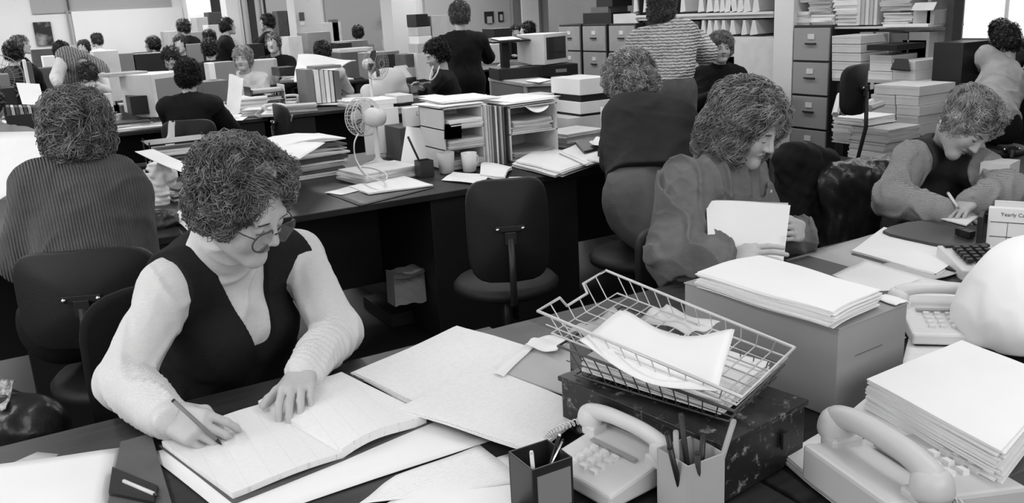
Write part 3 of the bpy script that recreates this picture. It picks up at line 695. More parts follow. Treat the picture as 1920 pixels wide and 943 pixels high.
def person_reading():
    hc = D(1402, 240, 2.88); fd = dv(.62, -.60, -.44); cf = nrm(rh*.92-fh*.42)
    k = skeleton(hc, fd, nb=D(1362, 308, 2.98), pel=D(1335, 575, 3.12), cf=cf, up=UPZ+rh*.1, sh=[D(1296, 350, 2.80), D(1392, 338, 3.14)],
                 el=[D(1276, 480, 2.76), D(1425, 475, 3.12)], wr=[D(1362, 486, 2.60), D(1508, 436, 2.90)])
    root = person_root('shaggy-haired woman in loose button-neck top reading a sheaf of papers', (k.pel[0], k.pel[1], 0))
    hands = [dict(d=nrm(D(1425, 478, 2.55)-k.wr[0]), n=nrm(-fh*.6+UPZ*.7), curl=CURL_FLAT, sc=.95),
             dict(d=nrm(D(1452, 425, 2.74)-k.wr[1]), n=nrm(-fh*.85+rh*.3+UPZ*.3), curl=((.5, .7, .4), (.5, .75, .4), (.55, .75, .4), (.6, .75, .4)), thumb=((.020, .026, -.008), (.048, .044, -.028), (.070, .048, -.040), (.09, .044, -.044)), sc=.95)]
    make_body(root, k, .0032, .012, hands, 'down')
    sl = [[cap(k.sh[i], k.el[i], .066, .078, .03), cap(k.el[i], k.wr[i]-nrm(k.wr[i]-k.el[i])*.05, .076, .046, .03), cap(k.wr[i]-nrm(k.wr[i]-k.el[i])*.06, k.wr[i]-nrm(k.wr[i]-k.el[i])*.01, .028, .026, .008)] for i in (0, 1)]
    T = k.TR
    garment(root, 'loose_top', k.torso+sl[0]+sl[1]+[cap(k.nb+T[:, 1]*.02, k.nb*.7+k.nk*.3, .06, .05, .02)], .018, DENIM, .005, [neck_cut(k, .058, .0), cap(k.nb+T[:, 1]*.12, k.nb+T[:, 1]*.16-T[:, 2]*.06, .028, .012, .006, 's')], folds(.016, 17, 41), 'washed grey loose top with buttoned neck')
    collar(root, k, 'neck_band', -.02, .22, .064, .060, cloth('band_grey', .26, .3), .006)
    b = MB()
    for j in range(4):
        c = k.nb+T[:, 1]*(.125+.011*j)-T[:, 2]*(.075+.05*j)
        b.lathe([(.001, 0), (.006, 0), (.006, .004), (.001, .004)], c+T[:, 1]*.028, 10, frame(T[:, 2], T[:, 1]))
    b.build('buttons', white_pl, root, True)
    garment(root, 'skirt', k.legs[:1]+k.legs[3:4]+[k.torso[0]], .022, BLK_CLOTH, .012, [half(k.pel+UPZ*.08, UPZ)])
    E_ = [((0, -.022, .052), (.100, .116, .090)), ((0, -.07, -.03), (.092, .066, .12)), ((.068, -.02, -.025), (.042, .07, .11)), ((-.068, -.02, -.025), (.042, .07, .11)), ((0, .045, .078), (.070, .05, .042))]
    hair(root, k, E_, H_MID2, 5600, .16, .0014, .006, 2.0, lambda q: (q[0]*8, q[1]*5, -1.1), .5, .006, ((.022, .138, -.038), (.082, .094, .114)), .008, 11, 9, .02, 'long shaggy permed hair', spread=.55, clumps=90)
    garment(root, 'cardigan_back', [cap(k.nb-T[:, 2]*.05-T[:, 1]*.08, k.pel+UPZ*.1-T[:, 1]*.1, .10, .13, .05)], .01, BLK_CLOTH, .01) if False else None
    # the sheaf she holds is a thing of its own
    return k
H_MID2 = hmat('permed_brown_hair', .19, .5)
def person_writing():
    hc = D(1810, 236, 3.36); fd = dv(.22, -.60, -.62); cf = nrm(-fh*.9+rh*.25)
    k = skeleton(hc, fd, nb=D(1775, 282, 3.60), pel=D(1735, 430, 3.85), cf=cf, up=UPZ*1.0+rh*.28+fh*.3, sh=[D(1712, 300, 3.48), D(1838, 318, 3.44)],
                 el=[D(1672, 372, 3.38), D(1888, 360, 3.25)], wr=[D(1768, 402, 3.16), D(1822, 378, 3.16)])
    root = person_root('fair young woman with pinned-up hair bent over writing at the far desk', (k.pel[0], k.pel[1], 0))
    hands = [dict(d=nrm(rh*.8-fh*.35-UPZ*.12), n=nrm(UPZ*.7-fh*.6), curl=((.6, .8, .45), (.75, .9, .5), (.9, 1., .6), (1., 1.1, .6)), thumb=((.020, .026, -.008), (.050, .040, -.026), (.074, .030, -.038), (.094, .016, -.044)), sc=.92),
             dict(d=nrm(-rh*.75-fh*.5-UPZ*.2), n=nrm(UPZ), curl=CURL_RELAX, sc=.92)]
    make_body(root, k, .0034, .012, hands, 'down')
    T = k.TR
    garment(root, 'blouse', k.torso+sleeve_caps(k, 0, .01, .018)+sleeve_caps(k, 1, .01, .018), .014, BLOUSE, .006, [neck_cut(k, .060, .0)], folds(.010, 20, 51), 'grey long-sleeved blouse')
    cuts = [cap(k.nb+T[:, 1]*.08, k.nb+T[:, 1]*.12-T[:, 2]*.05, .055, .04, .01, 's')]+[half(k.sh[i]-T[:, 0]*(.03-.06*i), T[:, 0]*(1-2*i)+T[:, 2]*.12) for i in (0, 1)]+[cap(k.nb, k.nk, .06, .06, .006, 's')]
    garment(root, 'pinafore', k.torso, .032, cloth('pinafore_grey', .035, .2), .006, cuts, folds(.004, 14, 53), 'dark sleeveless pinafore top')
    hair(root, k, [((0, -.022, .050), (.094, .104, .082)), ((0, -.07, .05), (.075, .05, .07)), ((0, .02, .108), (.05, .045, .035)), ((-.06, .0, .0), (.032, .05, .055)), ((.06, .0, .0), (.032, .05, .055))],
         H_FAIR, 2800, .09, .0012, .006, 1.2, lambda q: (0, -.9, .55), .6, .005, None, .008, 10, 11, .014, 'fair hair pinned up loosely', clumps=60)
    n = MB(); n.tube([k.nb+T[:, 1]*.085+T[:, 0]*.05+T[:, 2]*.01, k.nb+T[:, 1]*.15+T[:, 0]*.045-T[:, 2]*.12, k.nb+T[:, 1]*.18-T[:, 2]*.20, k.nb+T[:, 1]*.15-T[:, 0]*.045-T[:, 2]*.12, k.nb+T[:, 1]*.085-T[:, 0]*.05+T[:, 2]*.01], .0013, 5)
    n.build('necklace', chrome, root, True)
    return k
KP = {}
KP['main'] = person_main(); KP['knit'] = person_knit(); KP['dark'] = person_dark_cardigan(); KP['read'] = person_reading(); KP['write'] = person_writing()
# ------------------------------------------------------------------ room shell
def S(o): o['kind'] = 'structure'; return o
XL, XR, YF, YB, ZC = -3.2, 15.5, -1.5, 18.2, 3.0
floorm = mat('dark_lino', .012, .5, var=.3, vscale=2)
S(MB().box(((XL+XR)/2, (YF+YB)/2, -.05), (XR-XL+.4, YB-YF+.4, .1)).build('floor', floorm, None, True))
S(MB().box(((XL+XR)/2, (YF+YB)/2, ZC+.05), (XR-XL+.4, YB-YF+.4, .1)).build('ceiling', mat('ceiling_tile', .6, .9), None, True))
S(MB().box(((XL+XR)/2, YB+.1, ZC/2), (XR-XL, .2, ZC)).build('wall_back', wallm, None, True))
S(MB().box((XL-.1, (YF+YB)/2, ZC/2), (.2, YB-YF, ZC)).build('wall_left', wallm, None, True))
S(MB().box((XR+.1, (YF+YB)/2, ZC/2), (.2, YB-YF, ZC)).build('wall_right', wallg, None, True))
def pxw(x, y, Y):      # the point of the vertical plane at distance Y (along the room) seen at a pixel
    d = ray(x, y); return np.array([0, 0, CAM_H])+d*(Y/d[1])
def pxx(x, y, X): d = ray(x, y); return np.array([0, 0, CAM_H])+d*(X/d[0])
def column(px, Y, w, name='column_1', dep=.4, m_=wallm, z1=3.0):
    c = pxw(px, 60, Y); return S(MB().box((c[0]+w/2, Y+dep/2, z1/2), (w, dep, z1)).build(name, m_, None, True, bevel=.004))
# white boards / screens on the back wall and grey wall bays
def wallpanel(name, x0, y0, x1, y1, m_, Y=YB-.02, th=.03, frame_m=None):
    a = pxw(x0, y0, Y); b = pxw(x1, y1, Y); return MB().box(((a[0]+b[0])/2, Y, (a[2]+b[2])/2), (abs(b[0]-a[0]), th, abs(a[2]-b[2]))).build(name, m_, None, True)
S(wallpanel('wall_back_upper_band', 50, -30, 322, 15, mat('wall_band', .33, .8), th=.02))
tag(wallpanel('projection_board', 133, 22, 352, 92, white_board, Y=YB-.04, th=.05), 'large plain white board across the back wall', 'board')
tag(wallpanel('wall_notice', 300, 60, 410, 92, mat('notice_grey', .42, .7), Y=YB-.05, th=.05), 'low pale grey panel at the right end of the white board', 'panel')
po = thing('wall_poster', 'dark landscape picture poster pinned on the pale back wall', 'poster', pxw(84, 62, YB-.05))
a, b = pxw(61, 42, YB-.03), pxw(102, 84, YB-.03)
pm = mat('poster_print', .02, .5, v2=.02); 
def poster_nodes(M):
    nt = M.node_tree; N = nt.nodes; L = nt.links; r = [n for n in N if n.type == 'VALTORGB'][0]; r.color_ramp.elements[0].color = (.012,)*3+(1,); r.color_ramp.elements[1].color = (.30,)*3+(1,); r.color_ramp.elements[0].position = .5; r.color_ramp.elements[1].position = .72
    [n for n in N if n.type == 'TEX_NOISE'][0].inputs['Scale'].default_value = 5
poster_nodes(pm)
MB().box(((a[0]+b[0])/2, YB-.03, (a[2]+b[2])/2), (b[0]-a[0], .01, a[2]-b[2])).build('print', pm, po, True)
S(wallpanel('trim_1', 121, -20, 131, 18, mat('dark_trim', .05, .6), Y=YB-.06, th=.04)); S(wallpanel('trim_2', 127, 18, 134, 84, mat('grey_trim', .25, .6), Y=YB-.06, th=.03))
# columns
column(357, 17.3, .42, 'column_1'); column(430, 15.6, .2, 'column_2'); column(557, 14.2, .42, 'column_3'); column(738, 11.6, .36, 'column_4')
# darker bays of the back wall between the columns
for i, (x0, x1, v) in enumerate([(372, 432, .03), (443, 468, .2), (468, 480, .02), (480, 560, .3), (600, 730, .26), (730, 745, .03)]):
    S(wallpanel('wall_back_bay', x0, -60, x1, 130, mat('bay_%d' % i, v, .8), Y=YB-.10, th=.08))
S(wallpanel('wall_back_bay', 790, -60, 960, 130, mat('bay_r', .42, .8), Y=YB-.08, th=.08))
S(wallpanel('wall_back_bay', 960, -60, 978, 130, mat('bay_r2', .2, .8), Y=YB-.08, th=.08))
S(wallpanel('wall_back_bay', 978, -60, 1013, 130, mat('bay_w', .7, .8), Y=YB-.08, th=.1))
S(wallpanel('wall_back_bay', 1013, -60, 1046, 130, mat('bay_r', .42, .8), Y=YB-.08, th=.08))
for x0, y0, x1, y1, v in [(908, 22, 926, 42, .05), (934, 22, 944, 40, .02)]:
    f = thing('picture_frame', 'small dark framed notice on the wall behind the standing dark figure' if x0 < 920 else 'narrow dark framed picture right of the framed notice', 'picture', pxw((x0+x1)/2, (y0+y1)/2, YB-.12))
    a, b = pxw(x0, y0, YB-.14), pxw(x1, y1, YB-.14); c = (a+b)/2
    MB().box(c, (b[0]-a[0], .03, a[2]-b[2])).build('frame', mat('pf', .02), f, True); MB().box(c-np.array([0, .02, .02 if v < .03 else .06]), ((b[0]-a[0])*.55, .01, (a[2]-b[2])*.6)).build('print', mat('pfp', .4), f, True)
c5a, c5b = pxx(1450, 90, 6.45), pxx(1486, 90, 6.45); S(MB().box((6.75, (c5a[1]+c5b[1])/2, 1.5), (.6, abs(c5a[1]-c5b[1]), 3.0)).build('column_5', wallm, None, True, bevel=.004))
# nearer partition wall on the right with the shelving on it, and the bright window to its right
YP = 6.9
# ------------------------------------------------------------------ desks
def desk(x0, x1, y0, y1, label, top=wood_d, body=desk_b, name='office_desk', back='y1', z=.74, legs=False):
    r = thing(name, label, 'desk', ((x0+x1)/2, (y0+y1)/2, 0)); xc, yc = (x0+x1)/2, (y0+y1)/2; w, d = x1-x0, y1-y0
    MB().box((xc, yc, z-.016), (w, d, .032)).build('tabletop', top, r, True, bevel=.004)
    for s in (-1, 1): MB().box((xc+s*(w/2-.22), yc, (z-.034)/2), (.38, d-.06, z-.034)).build('pedestal', body, r, True, bevel=.004)
    MB().box((xc, yc, z*.55), (w-.8, .02, z*.75)).build('modesty_panel', body, r, True)
    return r
desk(-1.6, 1.04, .55, 2.0, 'dark writing desk under the open ledger in front of the woman with glasses')
desk(1.05, 3.9, .45, 1.98, 'dark desk under the big carton and white telephones at the right')

# ---- ledger
LZ = .742
def page_block(a, b, c, d, z0, h, name, parent, seed, material=ledgerp, rise=.012):
    """a,b spine corners; c,d outer corners; block of leaves, arched near the spine"""
    A, B, C_, D_ = [P(x, y, z0) for x, y in (a, b, c, d)]
    def curl(u, v): return rise*sin(pi*min(1, v*1.15))*(1-.6*v)
    mb = MB(); V, Fc = sheet_grid([A, B, C_, D_] if np.cross(B-A, C_-B)[2] > 0 else [B, A, D_, C_], h, 10, 14, curl, .0006, seed); mb.add(V, Fc)
    return mb.build(name, material, parent, True, smooth=False)
led = thing('ledger', 'large open ledger book with blank ruled pages under the writing hand', 'book', P(560, 830))
cv = MB(); V, Fc = sheet_grid([P(298, 838, LZ), P(438, 946, LZ), P(645, 866, LZ), P(484, 768, LZ)], .003, 4, 4, None, 0); cv.add(V, Fc)
V, Fc = sheet_grid([P(484, 768, LZ), P(645, 866, LZ), P(812, 793, LZ), P(640, 709, LZ)], .003, 4, 4, None, 0); cv.add(V, Fc); cv.build('cover', card_d, led, True)
lp = page_block((486, 768), (642, 860), (437, 936), (305, 838), LZ+.003, .012, 'left_pages', led, 1, rise=.006)
rp = page_block((486, 768), (642, 860), (800, 793), (642, 712), LZ+.003, .020, 'right_pages', led, 2, rise=.014)

sheet('blotter_card', 'large stained white card sheet lying under the open ledger', [(275, 852), (445, 985), (925, 826), (750, 742)], LZ-.0012, .001, paper, 'sheet', seed=3)
sheet('loose_sheet', 'white sheet of paper at the bottom edge behind the black pen box', [(672, 948), (742, 893), (900, 836), (985, 905)], .7435, .0006, listing, seed=4, wav=.002)
sheet('loose_sheet', 'white sheet on the desk under the loose sheet beside the black pen box', [(700, 960), (790, 905), (955, 852), (1010, 950)], .7425, .0006, paper, seed=5)
# big printouts behind the ledger
def fan(name, label, px, h, n, material=listing, z=.742, seed=0, jit=.004, cat='papers', wav=.002, curl=None):
    """pile of n sheets sharing the same pixel outline, slightly shuffled, one thing"""
    r = np.random.default_rng(abs(int(seed))); mb = MB(); base = [P(x, y, z) for x, y in px]
    if np.cross(base[1]-base[0], base[2]-base[1])[2] < 0: base = base[::-1]
    cen = sum(base)/4; t = h/n
    for i in range(n):
        q = r.uniform(-.03, .03) if i < n-1 else 0; R = rotm(0, 0, q); off = np.array([*r.uniform(-jit, jit, 2), i*t])
        V, Fc = sheet_grid([R@(p-cen)+cen+off for p in base], t*.8, 8, 8, curl, wav, seed*7+1); mb.add(V, Fc)
    o = mb.build(name, material, None, True, smooth=False); return tag(o, label, cat)
fan('printout_pile', 'wide pile of white printouts spread behind the open ledger', [(662, 708), (855, 622), (1000, 664), (835, 792)], .012, 5, seed=11, jit=.006, curl=lambda u, v: .004*u)
fan('printout_pile', 'white printout lying over the pile, its corner near the telephone cord', [(745, 775), (905, 693), (1103, 776), (1000, 852)], .010, 4, seed=12, z=.756, jit=.004, wav=.003)
sheet('folder', 'pale grey folder against the left end of the wire basket', [(940, 700), (1000, 636), (1068, 648), (1072, 748)], .765, .004, paper_g, 'folder', seed=6)
sheet('sheet_in_folder', 'white sheet with dark edge beside the pale grey folder', [(925, 700), (985, 648), (1002, 652), (945, 706)], .772, .002, paper, 'paper', seed=7)
sheet('dark_folder', 'dark folder lying flat behind the printouts near the basket', [(880, 632), (990, 606), (1050, 628), (985, 655)], .744, .006, card_d, 'folder', seed=8)
sheet('loose_sheet', 'curled white sheet sticking up beside the left end of the basket', [(985, 652), (1010, 636), (1065, 640), (1045, 665)], .776, .001, paper, seed=81, wav=.008)
sheet('dark_strip', 'thin dark folder edge sticking out from under the left of the printouts', [(655, 712), (720, 682), (740, 688), (680, 718)], .7435, .004, card_d, 'folder')
# left end of the desk
sheet('loose_sheet', 'large white sheet at the bottom left corner of the desk', [(-60, 880), (225, 842), (197, 975), (-60, 990)], .7445, .0006, paper, seed=9)
sheet('grey_folder', 'pale grey folder under the sheet at the bottom left corner', [(-60, 905), (70, 848), (110, 852), (-20, 985)], .7415, .001, paper_g, 'folder', seed=10, wav=0)
sheet('dark_binder', 'dark binder between the corner sheet and the ledger', [(228, 838), (285, 822), (330, 975), (200, 975)], .742, .012, card_d, 'binder', seed=12, wav=.0)
def pen(label, a, b, r=.0038, m_=white_pl, tipm=None, name='pen'):
    a, b = np.array(a, float), np.array(b, float); d = nrm(b-a); L = np.linalg.norm(b-a); o = thing(name, label, 'pen', a)
    MB().tube([a, a+d*L*.55, a+d*L*.88], [r, r, r], 8).build('barrel', m_, o, True, smooth=True)
    MB().tube([a+d*L*.88, a+d*L*.95, b], [r, r*.7, r*.15], 8).build('tip', tipm or black, o, True, smooth=True)
    MB().tube([a-d*.0, a-d*.004], [r*1.05, r*.8], 8).build('cap', tipm or black, o, True); return o
pen('white pen lying on the dark binder at the bottom left', P(232, 902, .762), P(298, 930, .762))
sheet('black_case', 'black flat case under the white pen at the bottom left', [(212, 882), (298, 918), (290, 948), (205, 930)], .7525, .008, black, 'case', wav=0)
hR = KP['main'].wr[0]
pen('pen held in the writing hand of the woman with glasses', D(326, 752, 1.715), P(416, 834, .764), .0042, grey_pl)
# ---- open-top pen boxes
def pen_box(label, x, y, w, h, m_, z=.742, rz=0.0):
    c = P(x, y, z); r = thing('pen_box', label, 'pen holder', c, rz); t = .003; mb = MB()
    mb.box((w/2, w/2, t/2), (w, w, t))
    for cx_, cy_, sx, sy in ((w/2, t/2, w, t), (w/2, w-t/2, w, t), (t/2, w/2, t, w-2*t), (w-t/2, w/2, t, w-2*t)): mb.box((cx_, cy_, h/2+t/2), (sx, sy, h-t))
    mb.build('box', m_, r, bevel=.0008); return r
b1 = pen_box('black square pen box holding a white pencil', 1003, 985, .078, .10, mat('black_gloss', .02, .3))
c = P(1003, 985, .742)
tg = sheet_grid([c+np.array([.006, -.001, .03]), c+np.array([.07, -.001, .03]), c+np.array([.07, -.001, .092]), c+np.array([.006, -.001, .092])], .0004, 1, 1, None, 0)
MB().box((.040, -.0012, .052), (.064, .002, .066)).build('label_card', mat('label_grey', .22, .5), b1)
pen('white pencil standing in the black pen box', c+np.array([.012, .020, .118]), c+np.array([.022, .03, .006]), .0036, white_pl, white_pl, 'pencil')
pen('dark pen leaning in the black pen box', c+np.array([.085, .05, .115]), c+np.array([.03, .04, .006]), .0032, black, chrome)
pen('slim metal pen leaning in the black pen box', c+np.array([.082, .036, .112]), c+np.array([.03, .05, .006]), .0022, chrome, black)
b2 = pen_box('pale square pen box crammed with dark felt pens', 1290, 985, .078, .105, mat('pale_box', .42, .5)); c = P(1290, 985, .742)
for i, (dx, dy, tx, ty, hh, m_, nm) in enumerate([(.02, .03, -.02, .02, .135, black, 'fat black felt pen at the left of the pale pen box'), (.03, .05, .0, .05, .142, black, 'black felt pen standing upright at the back of the pale box'), (.05, .05, .05, .075, .150, mat('dkpen', .03), 'dark ballpoint leaning back in the pale pen box'),
                       (.05, .03, .058, .03, .128, black, 'short black marker in the pale pen box'), (.06, .02, .095, .0, .155, mat('ltpen', .35), 'pale pencil leaning right out of the pale pen box'), (.04, .02, .015, -.005, .125, mat('dkpen', .03), 'dark pen at the near side of the pale pen box'), (.03, .06, .03, .065, .128, mat('ltpen', .35), 'pale ruler end showing in the pale pen box')]):
    pen(nm, c+np.array([tx, ty, hh]), c+np.array([dx, dy, .008]), .0048, m_, m_)

# ---- telephone
def telephone(label, loc, rz, sc=1., m_=white_pl, cradle=True, tilt=.10):
    r = thing('telephone', label, 'telephone', loc, rz); r.scale = (sc,)*3; w, d = .175, .225
    # wedge body
    h0, h1 = .035, .062; V = [(-w/2, -d/2, .006), (w/2, -d/2, .006), (w/2, d/2, .006), (-w/2, d/2, .006), (-w/2, -d/2, h0), (w/2, -d/2, h0), (w/2, d/2, h1), (-w/2, d/2, h1)]
    MB().add(V, [[3, 2, 1, 0], [4, 5, 6, 7], [0, 1, 5, 4], [1, 2, 6, 5], [2, 3, 7, 6], [3, 0, 4, 7]]).build('body', m_, r, bevel=.006)
    MB().box((0, 0, .005), (w-.02, d-.02, .010)).build('foot', black, r)
    sl = math.atan2(h1-h0, d)
    for j in range(4):
        for i in range(3):
            x, y = -.035+.026*i, -.075+.023*j; MB().box((x, y, h0+(y+d/2)*(h1-h0)/d+.003), (.016, .012, .008), rx=sl, taper=.85).build('key', mat('key_pale', .66, .35), r)
    for sx in (-1, 1): MB().box((sx*.080, .052, h1-.004), (.034, .05, .022)).build('cradle', m_, r, bevel=.005)
    MB().box((0, .012, h0+.020), (.11, .012, .004), rx=sl).build('name_strip', mat('strip_g', .3, .4), r)
    # handset lies across the back, arched
    hs = MB(); pts = []; rs = []
    for t in np.linspace(-1, 1, 17):
        pts.append((t*.100, .052, h1+.040-.018*abs(t)**3)); rs.append(.0165+.003*abs(t)**3)
    hs.tube(pts, rs, 12)
    for s in (-1, 1): hs.lathe([(.018, -.024), (.026, -.022), (.028, -.010), (.026, .008), (.016, .018)], (s*.090, .052, h1+.020), 20, rotm(0, -s*.22, 0))
    hs.build('handset', m_, r, smooth=True, sub=1)
    cd = []; 
    for t in np.linspace(0, 1, 220):
        a = t*2*pi*24; bx, by, bz = -.10-.06*sin(t*pi), .045-.12*t, max(.012, .06*(1-t)**2+.012); cd.append((bx+.006*cos(a), by, bz+.006*sin(a)))
    MB().tube(cd, .0016, 5).build('coiled_cord', m_, r, smooth=True); return r
ph1 = telephone('white push-button telephone between the two pen boxes', (.832, 1.168, .742), radians(-82), .95); ph1.scale = (1.0, .74, .95)

# ---- scuffed black box with the wire basket
cn = P(1345, 838, .855); RZ = radians(9)
bx = thing('black_wooden_box', 'scuffed black wooden box carrying the wire trays', 'box', (cn[0]+.012, cn[1], .742), RZ)
MB().box((.12, .20, .052), (.234, .394, .104)).build('body', crate_m, bx, bevel=.003)
MB().box((.12, .20, .109), (.244, .404, .010)).build('lid', crate_m, bx, bevel=.002)
MB().box((.17, -.002, .06), (.018, .006, .03)).build('catch', steel_d, bx, bevel=.001)
# ---- wire trays
def wire_tray(label, top, bot, nl=13, ns=6, notch=False, m_=wirem, r=.0021):
    """top/bot: corners A (near left) B (far left) C (far right) D (near right)"""
    A, B, C_, D_ = top; a, b, c, d = bot; root = thing('wire_tray', label, 'tray', (a+b+c+d)/4)
    L = lambda p, q, t: p*(1-t)+q*t
    rim = [A]
    if notch:
        dn = (a-A)*.42
        rim += [L(A, B, .30), L(A, B, .32)+dn, L(A, B, .62)+dn, L(A, B, .64)+dn*0]
    rim += [B, C_, D_]
    MB().tube(rim, r*1.45, 8, True).build('rim', m_, root, True, smooth=True)
    MB().tube([a, b, c, d], r, 6, True).build('base_ring', m_, root, True, smooth=True)
    w = MB()
    def topc(t):
        z = L(A, B, t)
        return z+((a-A)*.42 if notch and .31 < t < .63 else 0)
    for i in range(1, nl):
        t = i/nl; w.tube([L(A, D_, t), L(a, d, t), L(b, c, t), L(B, C_, t)], r*.62, 5)
    for i in range(1, ns): t = i/ns; w.tube([topc(t), L(a, b, t), L(d, c, t), L(D_, C_, t)], r*.62, 5)
    for q in (.5,): w.tube([L(A, a, q)if not notch else L(A, a, .6), L(D_, d, .6 if notch else q), L(C_, c, q)], r*.6, 5)
    w.build('wire_mesh', m_, root, True); return root
a, d_, c_ = P(1078, 703, .863), P(1366, 790, .863), P(1455, 707, .863); b_ = a+(c_-d_)*1.12
A, B_, C_, D_ = P(1008, 583, .985), P(1136, 507, .99), P(1490, 652, .985), P(1392, 745, .975)
low_t = [x*.45+y*.55 for x, y in zip((A, B_, C_, D_), (a, b_, c_, d_))]
wire_tray('lower wire letter tray resting on the black wooden box', low_t, (a, b_, c_, d_), m_=mat('dark_wire', .06, .4))
up_b = [x*.62+y*.38+np.array([0, 0, .004]) for x, y in zip((A, B_, C_, D_), (a, b_, c_, d_))]
wire_tray('upper wire letter tray with notched end holding a curled white sheaf', (A, B_, C_, D_), up_b, notch=True)
def inset(q, f, dz, f2=None):
    c = sum(q)/4; return [c+(p-c)*f+np.array([0, 0, dz]) for p in q]
q = inset([a, d_, c_, b_], .93, .004)
V = None
mb = MB()
for i in range(7):
    R = rotm(0, 0, RNG.uniform(-.05, .05)); cc = sum(q)/4
    V, Fc = sheet_grid([R@(p-cc)+cc+np.array([0, 0, i*.004]) for p in q], .0022, 6, 6, None, .0015, i); mb.add(V, Fc)
tag(mb.build('papers', paper, None, True), 'untidy white papers filling the lower wire tray', 'papers')
mb = MB()
for i, dz in enumerate((0, .005)):
    V, Fc = sheet_grid([P(1093-6*i, 642, .965+dz), P(1345, 737, .955+dz), P(1377-4*i, 640-i, .985+dz), P(1163+8*i, 584, .972+dz)], .002, 16, 10, lambda u, v: -.030*sin(pi*u)**1.2+.018*u*v, .002, 4); mb.add(V, Fc)
tag(mb.build('curled_sheaf', paper, None, True, smooth=True), 'thick curled white sheaf lying in the upper wire tray', 'papers')
sheet('crumpled_cellophane', 'crumpled pale wrapper at the left end of the lower tray', [(1062, 628), (1150, 590), (1200, 612), (1110, 655)], .93, .001, paper_g, 'wrapper', wav=.012, seed=31)
sheet('crumpled_paper', 'crumpled printed paper behind the curled sheaf in the tray', [(1200, 600), (1250, 585), (1350, 625), (1290, 640)], .93, .001, paper_l, 'paper', wav=.012, seed=32)

# ---- large carton with paper on top
cp = P(1565, 786, .742)
ct = thing('cardboard_carton', 'big plain grey carton right of the wire trays', 'carton', (cp[0], cp[1], .742), radians(4.6))
cart = mat('grey_card', .29, .7, var=.05, vscale=3)
MB().box((.113, .205, .094), (.226, .41, .188)).build('body', cart, ct, bevel=.0015)
MB().box((.113, .205, .1895), (.230, .414, .003)).build('lid_flap', cart, ct, bevel=.001)
MB().box((.10, -.001, .12), (.09, .001, .001)).build('seam', card_d, ct)
fan('paper_pile', 'thick dog-eared pile of white paper on top of the grey carton', [(1308, 540), (1425, 506), (1650, 578), (1560, 622)], .036, 12, paper, .934, 21, .006, wav=.003, curl=lambda u, v: .004*sin(3*u))
sheet('card_slip', 'small punched card slip behind the pile on the carton', [(1640, 560), (1660, 552), (1702, 565), (1680, 574)], .936, .001, paper, 'card', seed=22)

# ---- right desk surface
sheet('desk_blotter', 'grey blotter covering the far corner of the right-hand desk', [(1472, 488), (1642, 438), (1850, 492), (1640, 560)], .742, .0015, mat('blotter_grey', .42, .8), 'blotter', wav=0)
sheet('dark_sheet', 'dark grey sheet lying at the left edge of the blotter', [(1470, 492), (1515, 480), (1690, 528), (1640, 548)], .745, .001, mat('sheet_dk', .10, .7), 'sheet', wav=.0005)
fan('writing_pad', 'white writing pad with dark lower edge beside the dark tray', [(1597, 474), (1657, 430), (1835, 470), (1755, 518)], .008, 3, paper, .745, 23, .001)
sheet('pad_backing', 'dark backing board showing beneath the white writing pad', [(1596, 477), (1656, 433), (1760, 455), (1754, 521)], .7445, .001, card_d, 'board', wav=0)
sheet('loose_sheet', 'white sheet in front of the writing pad above the carton', [(1560, 516), (1622, 488), (1760, 530), (1665, 562)], .748, .0008, paper, seed=24)
sheet('loose_sheet', 'white sheet reaching toward the sack at the right of the carton', [(1645, 560), (1730, 522), (1850, 545), (1760, 600)], .747, .0008, paper, seed=25, wav=.003)
sheet('grey_card', 'grey card peeking out in front of the writing pad', [(1650, 498), (1700, 482), (1800, 512), (1745, 528)], .7465, .001, paper_g, 'card', seed=26)
sheet('loose_sheet', 'large white sheet under the telephone behind the carton', [(1690, 612), (1760, 560), (1880, 610), (1790, 690)], .7435, .0008, listing, seed=27)
sheet('loose_sheet', 'white sheet in front of the far telephone beside the carton', [(1690, 690), (1706, 625), (1840, 650), (1800, 700)], .7455, .0008, listing, seed=28)
sheet('black_folder_corner', 'black wedge of a folder behind the paper pile on the carton', [(1640, 548), (1700, 545), (1680, 556), (1655, 556)], .760, .003, black, 'folder', wav=0)
am = thing('adding_machine', 'white adding machine with black keys beside the calendar', 'calculator', P(1830, 505), radians(-35))
MB().box((0, 0, .022), (.16, .20, .036), rx=radians(6)).build('body', white_pl, am, bevel=.004)
for j in range(5):
    for i in range(4): MB().box((-.045+.026*i, -.06+.024*j, .046+.0026*j), (.020, .018, .012), rx=radians(6), taper=.8).build('key', black, am)
MB().box((0, .082, .050), (.13, .022, .010)).build('display', black, am, bevel=.001)
sheet('black_ruler', 'black flat strip on the white paper near the adding machine', [(1770, 503), (1780, 497), (1838, 512), (1830, 521)], .752, .003, black, 'ruler', wav=0)
# dark tray with rounded end under the writing arm
tr = thing('desk_tray', 'long dark tray with rounded end under the pinned-up woman', 'tray', P(1740, 440))
pts = [P(x, y, .765)[:2] for x, y in [(1655, 432), (1668, 424), (1700, 416), (1740, 412), (1838, 424), (1830, 468), (1745, 455), (1700, 446), (1668, 438)]]
MB().prism(pts, .744, .765).build('top', mat('tray_dk', .04, .4), tr, True, bevel=.003)
sheet('note_pad', 'small white notepad under the hand of the pinned-up woman', [(1744, 406), (1768, 396), (1832, 408), (1812, 424)], .768, .004, paper, 'notepad', wav=0)
pen('white pen in the hand of the pinned-up woman', D(1778, 362, 3.14), D(1798, 392, 3.10), .005, white_pl, grey_pl)
tr2 = thing('stamp_rack', 'small black rack of stamps at the right end of the dark tray', 'rack', P(1808, 442, .766))
for j in range(3): MB().box(P(1800+9*j, 440+3*j, .766)+np.array([0, 0, .012]), (.03, .02, .022)).build('stamp', [black, steel_d, black][j], tr2, True, bevel=.002)
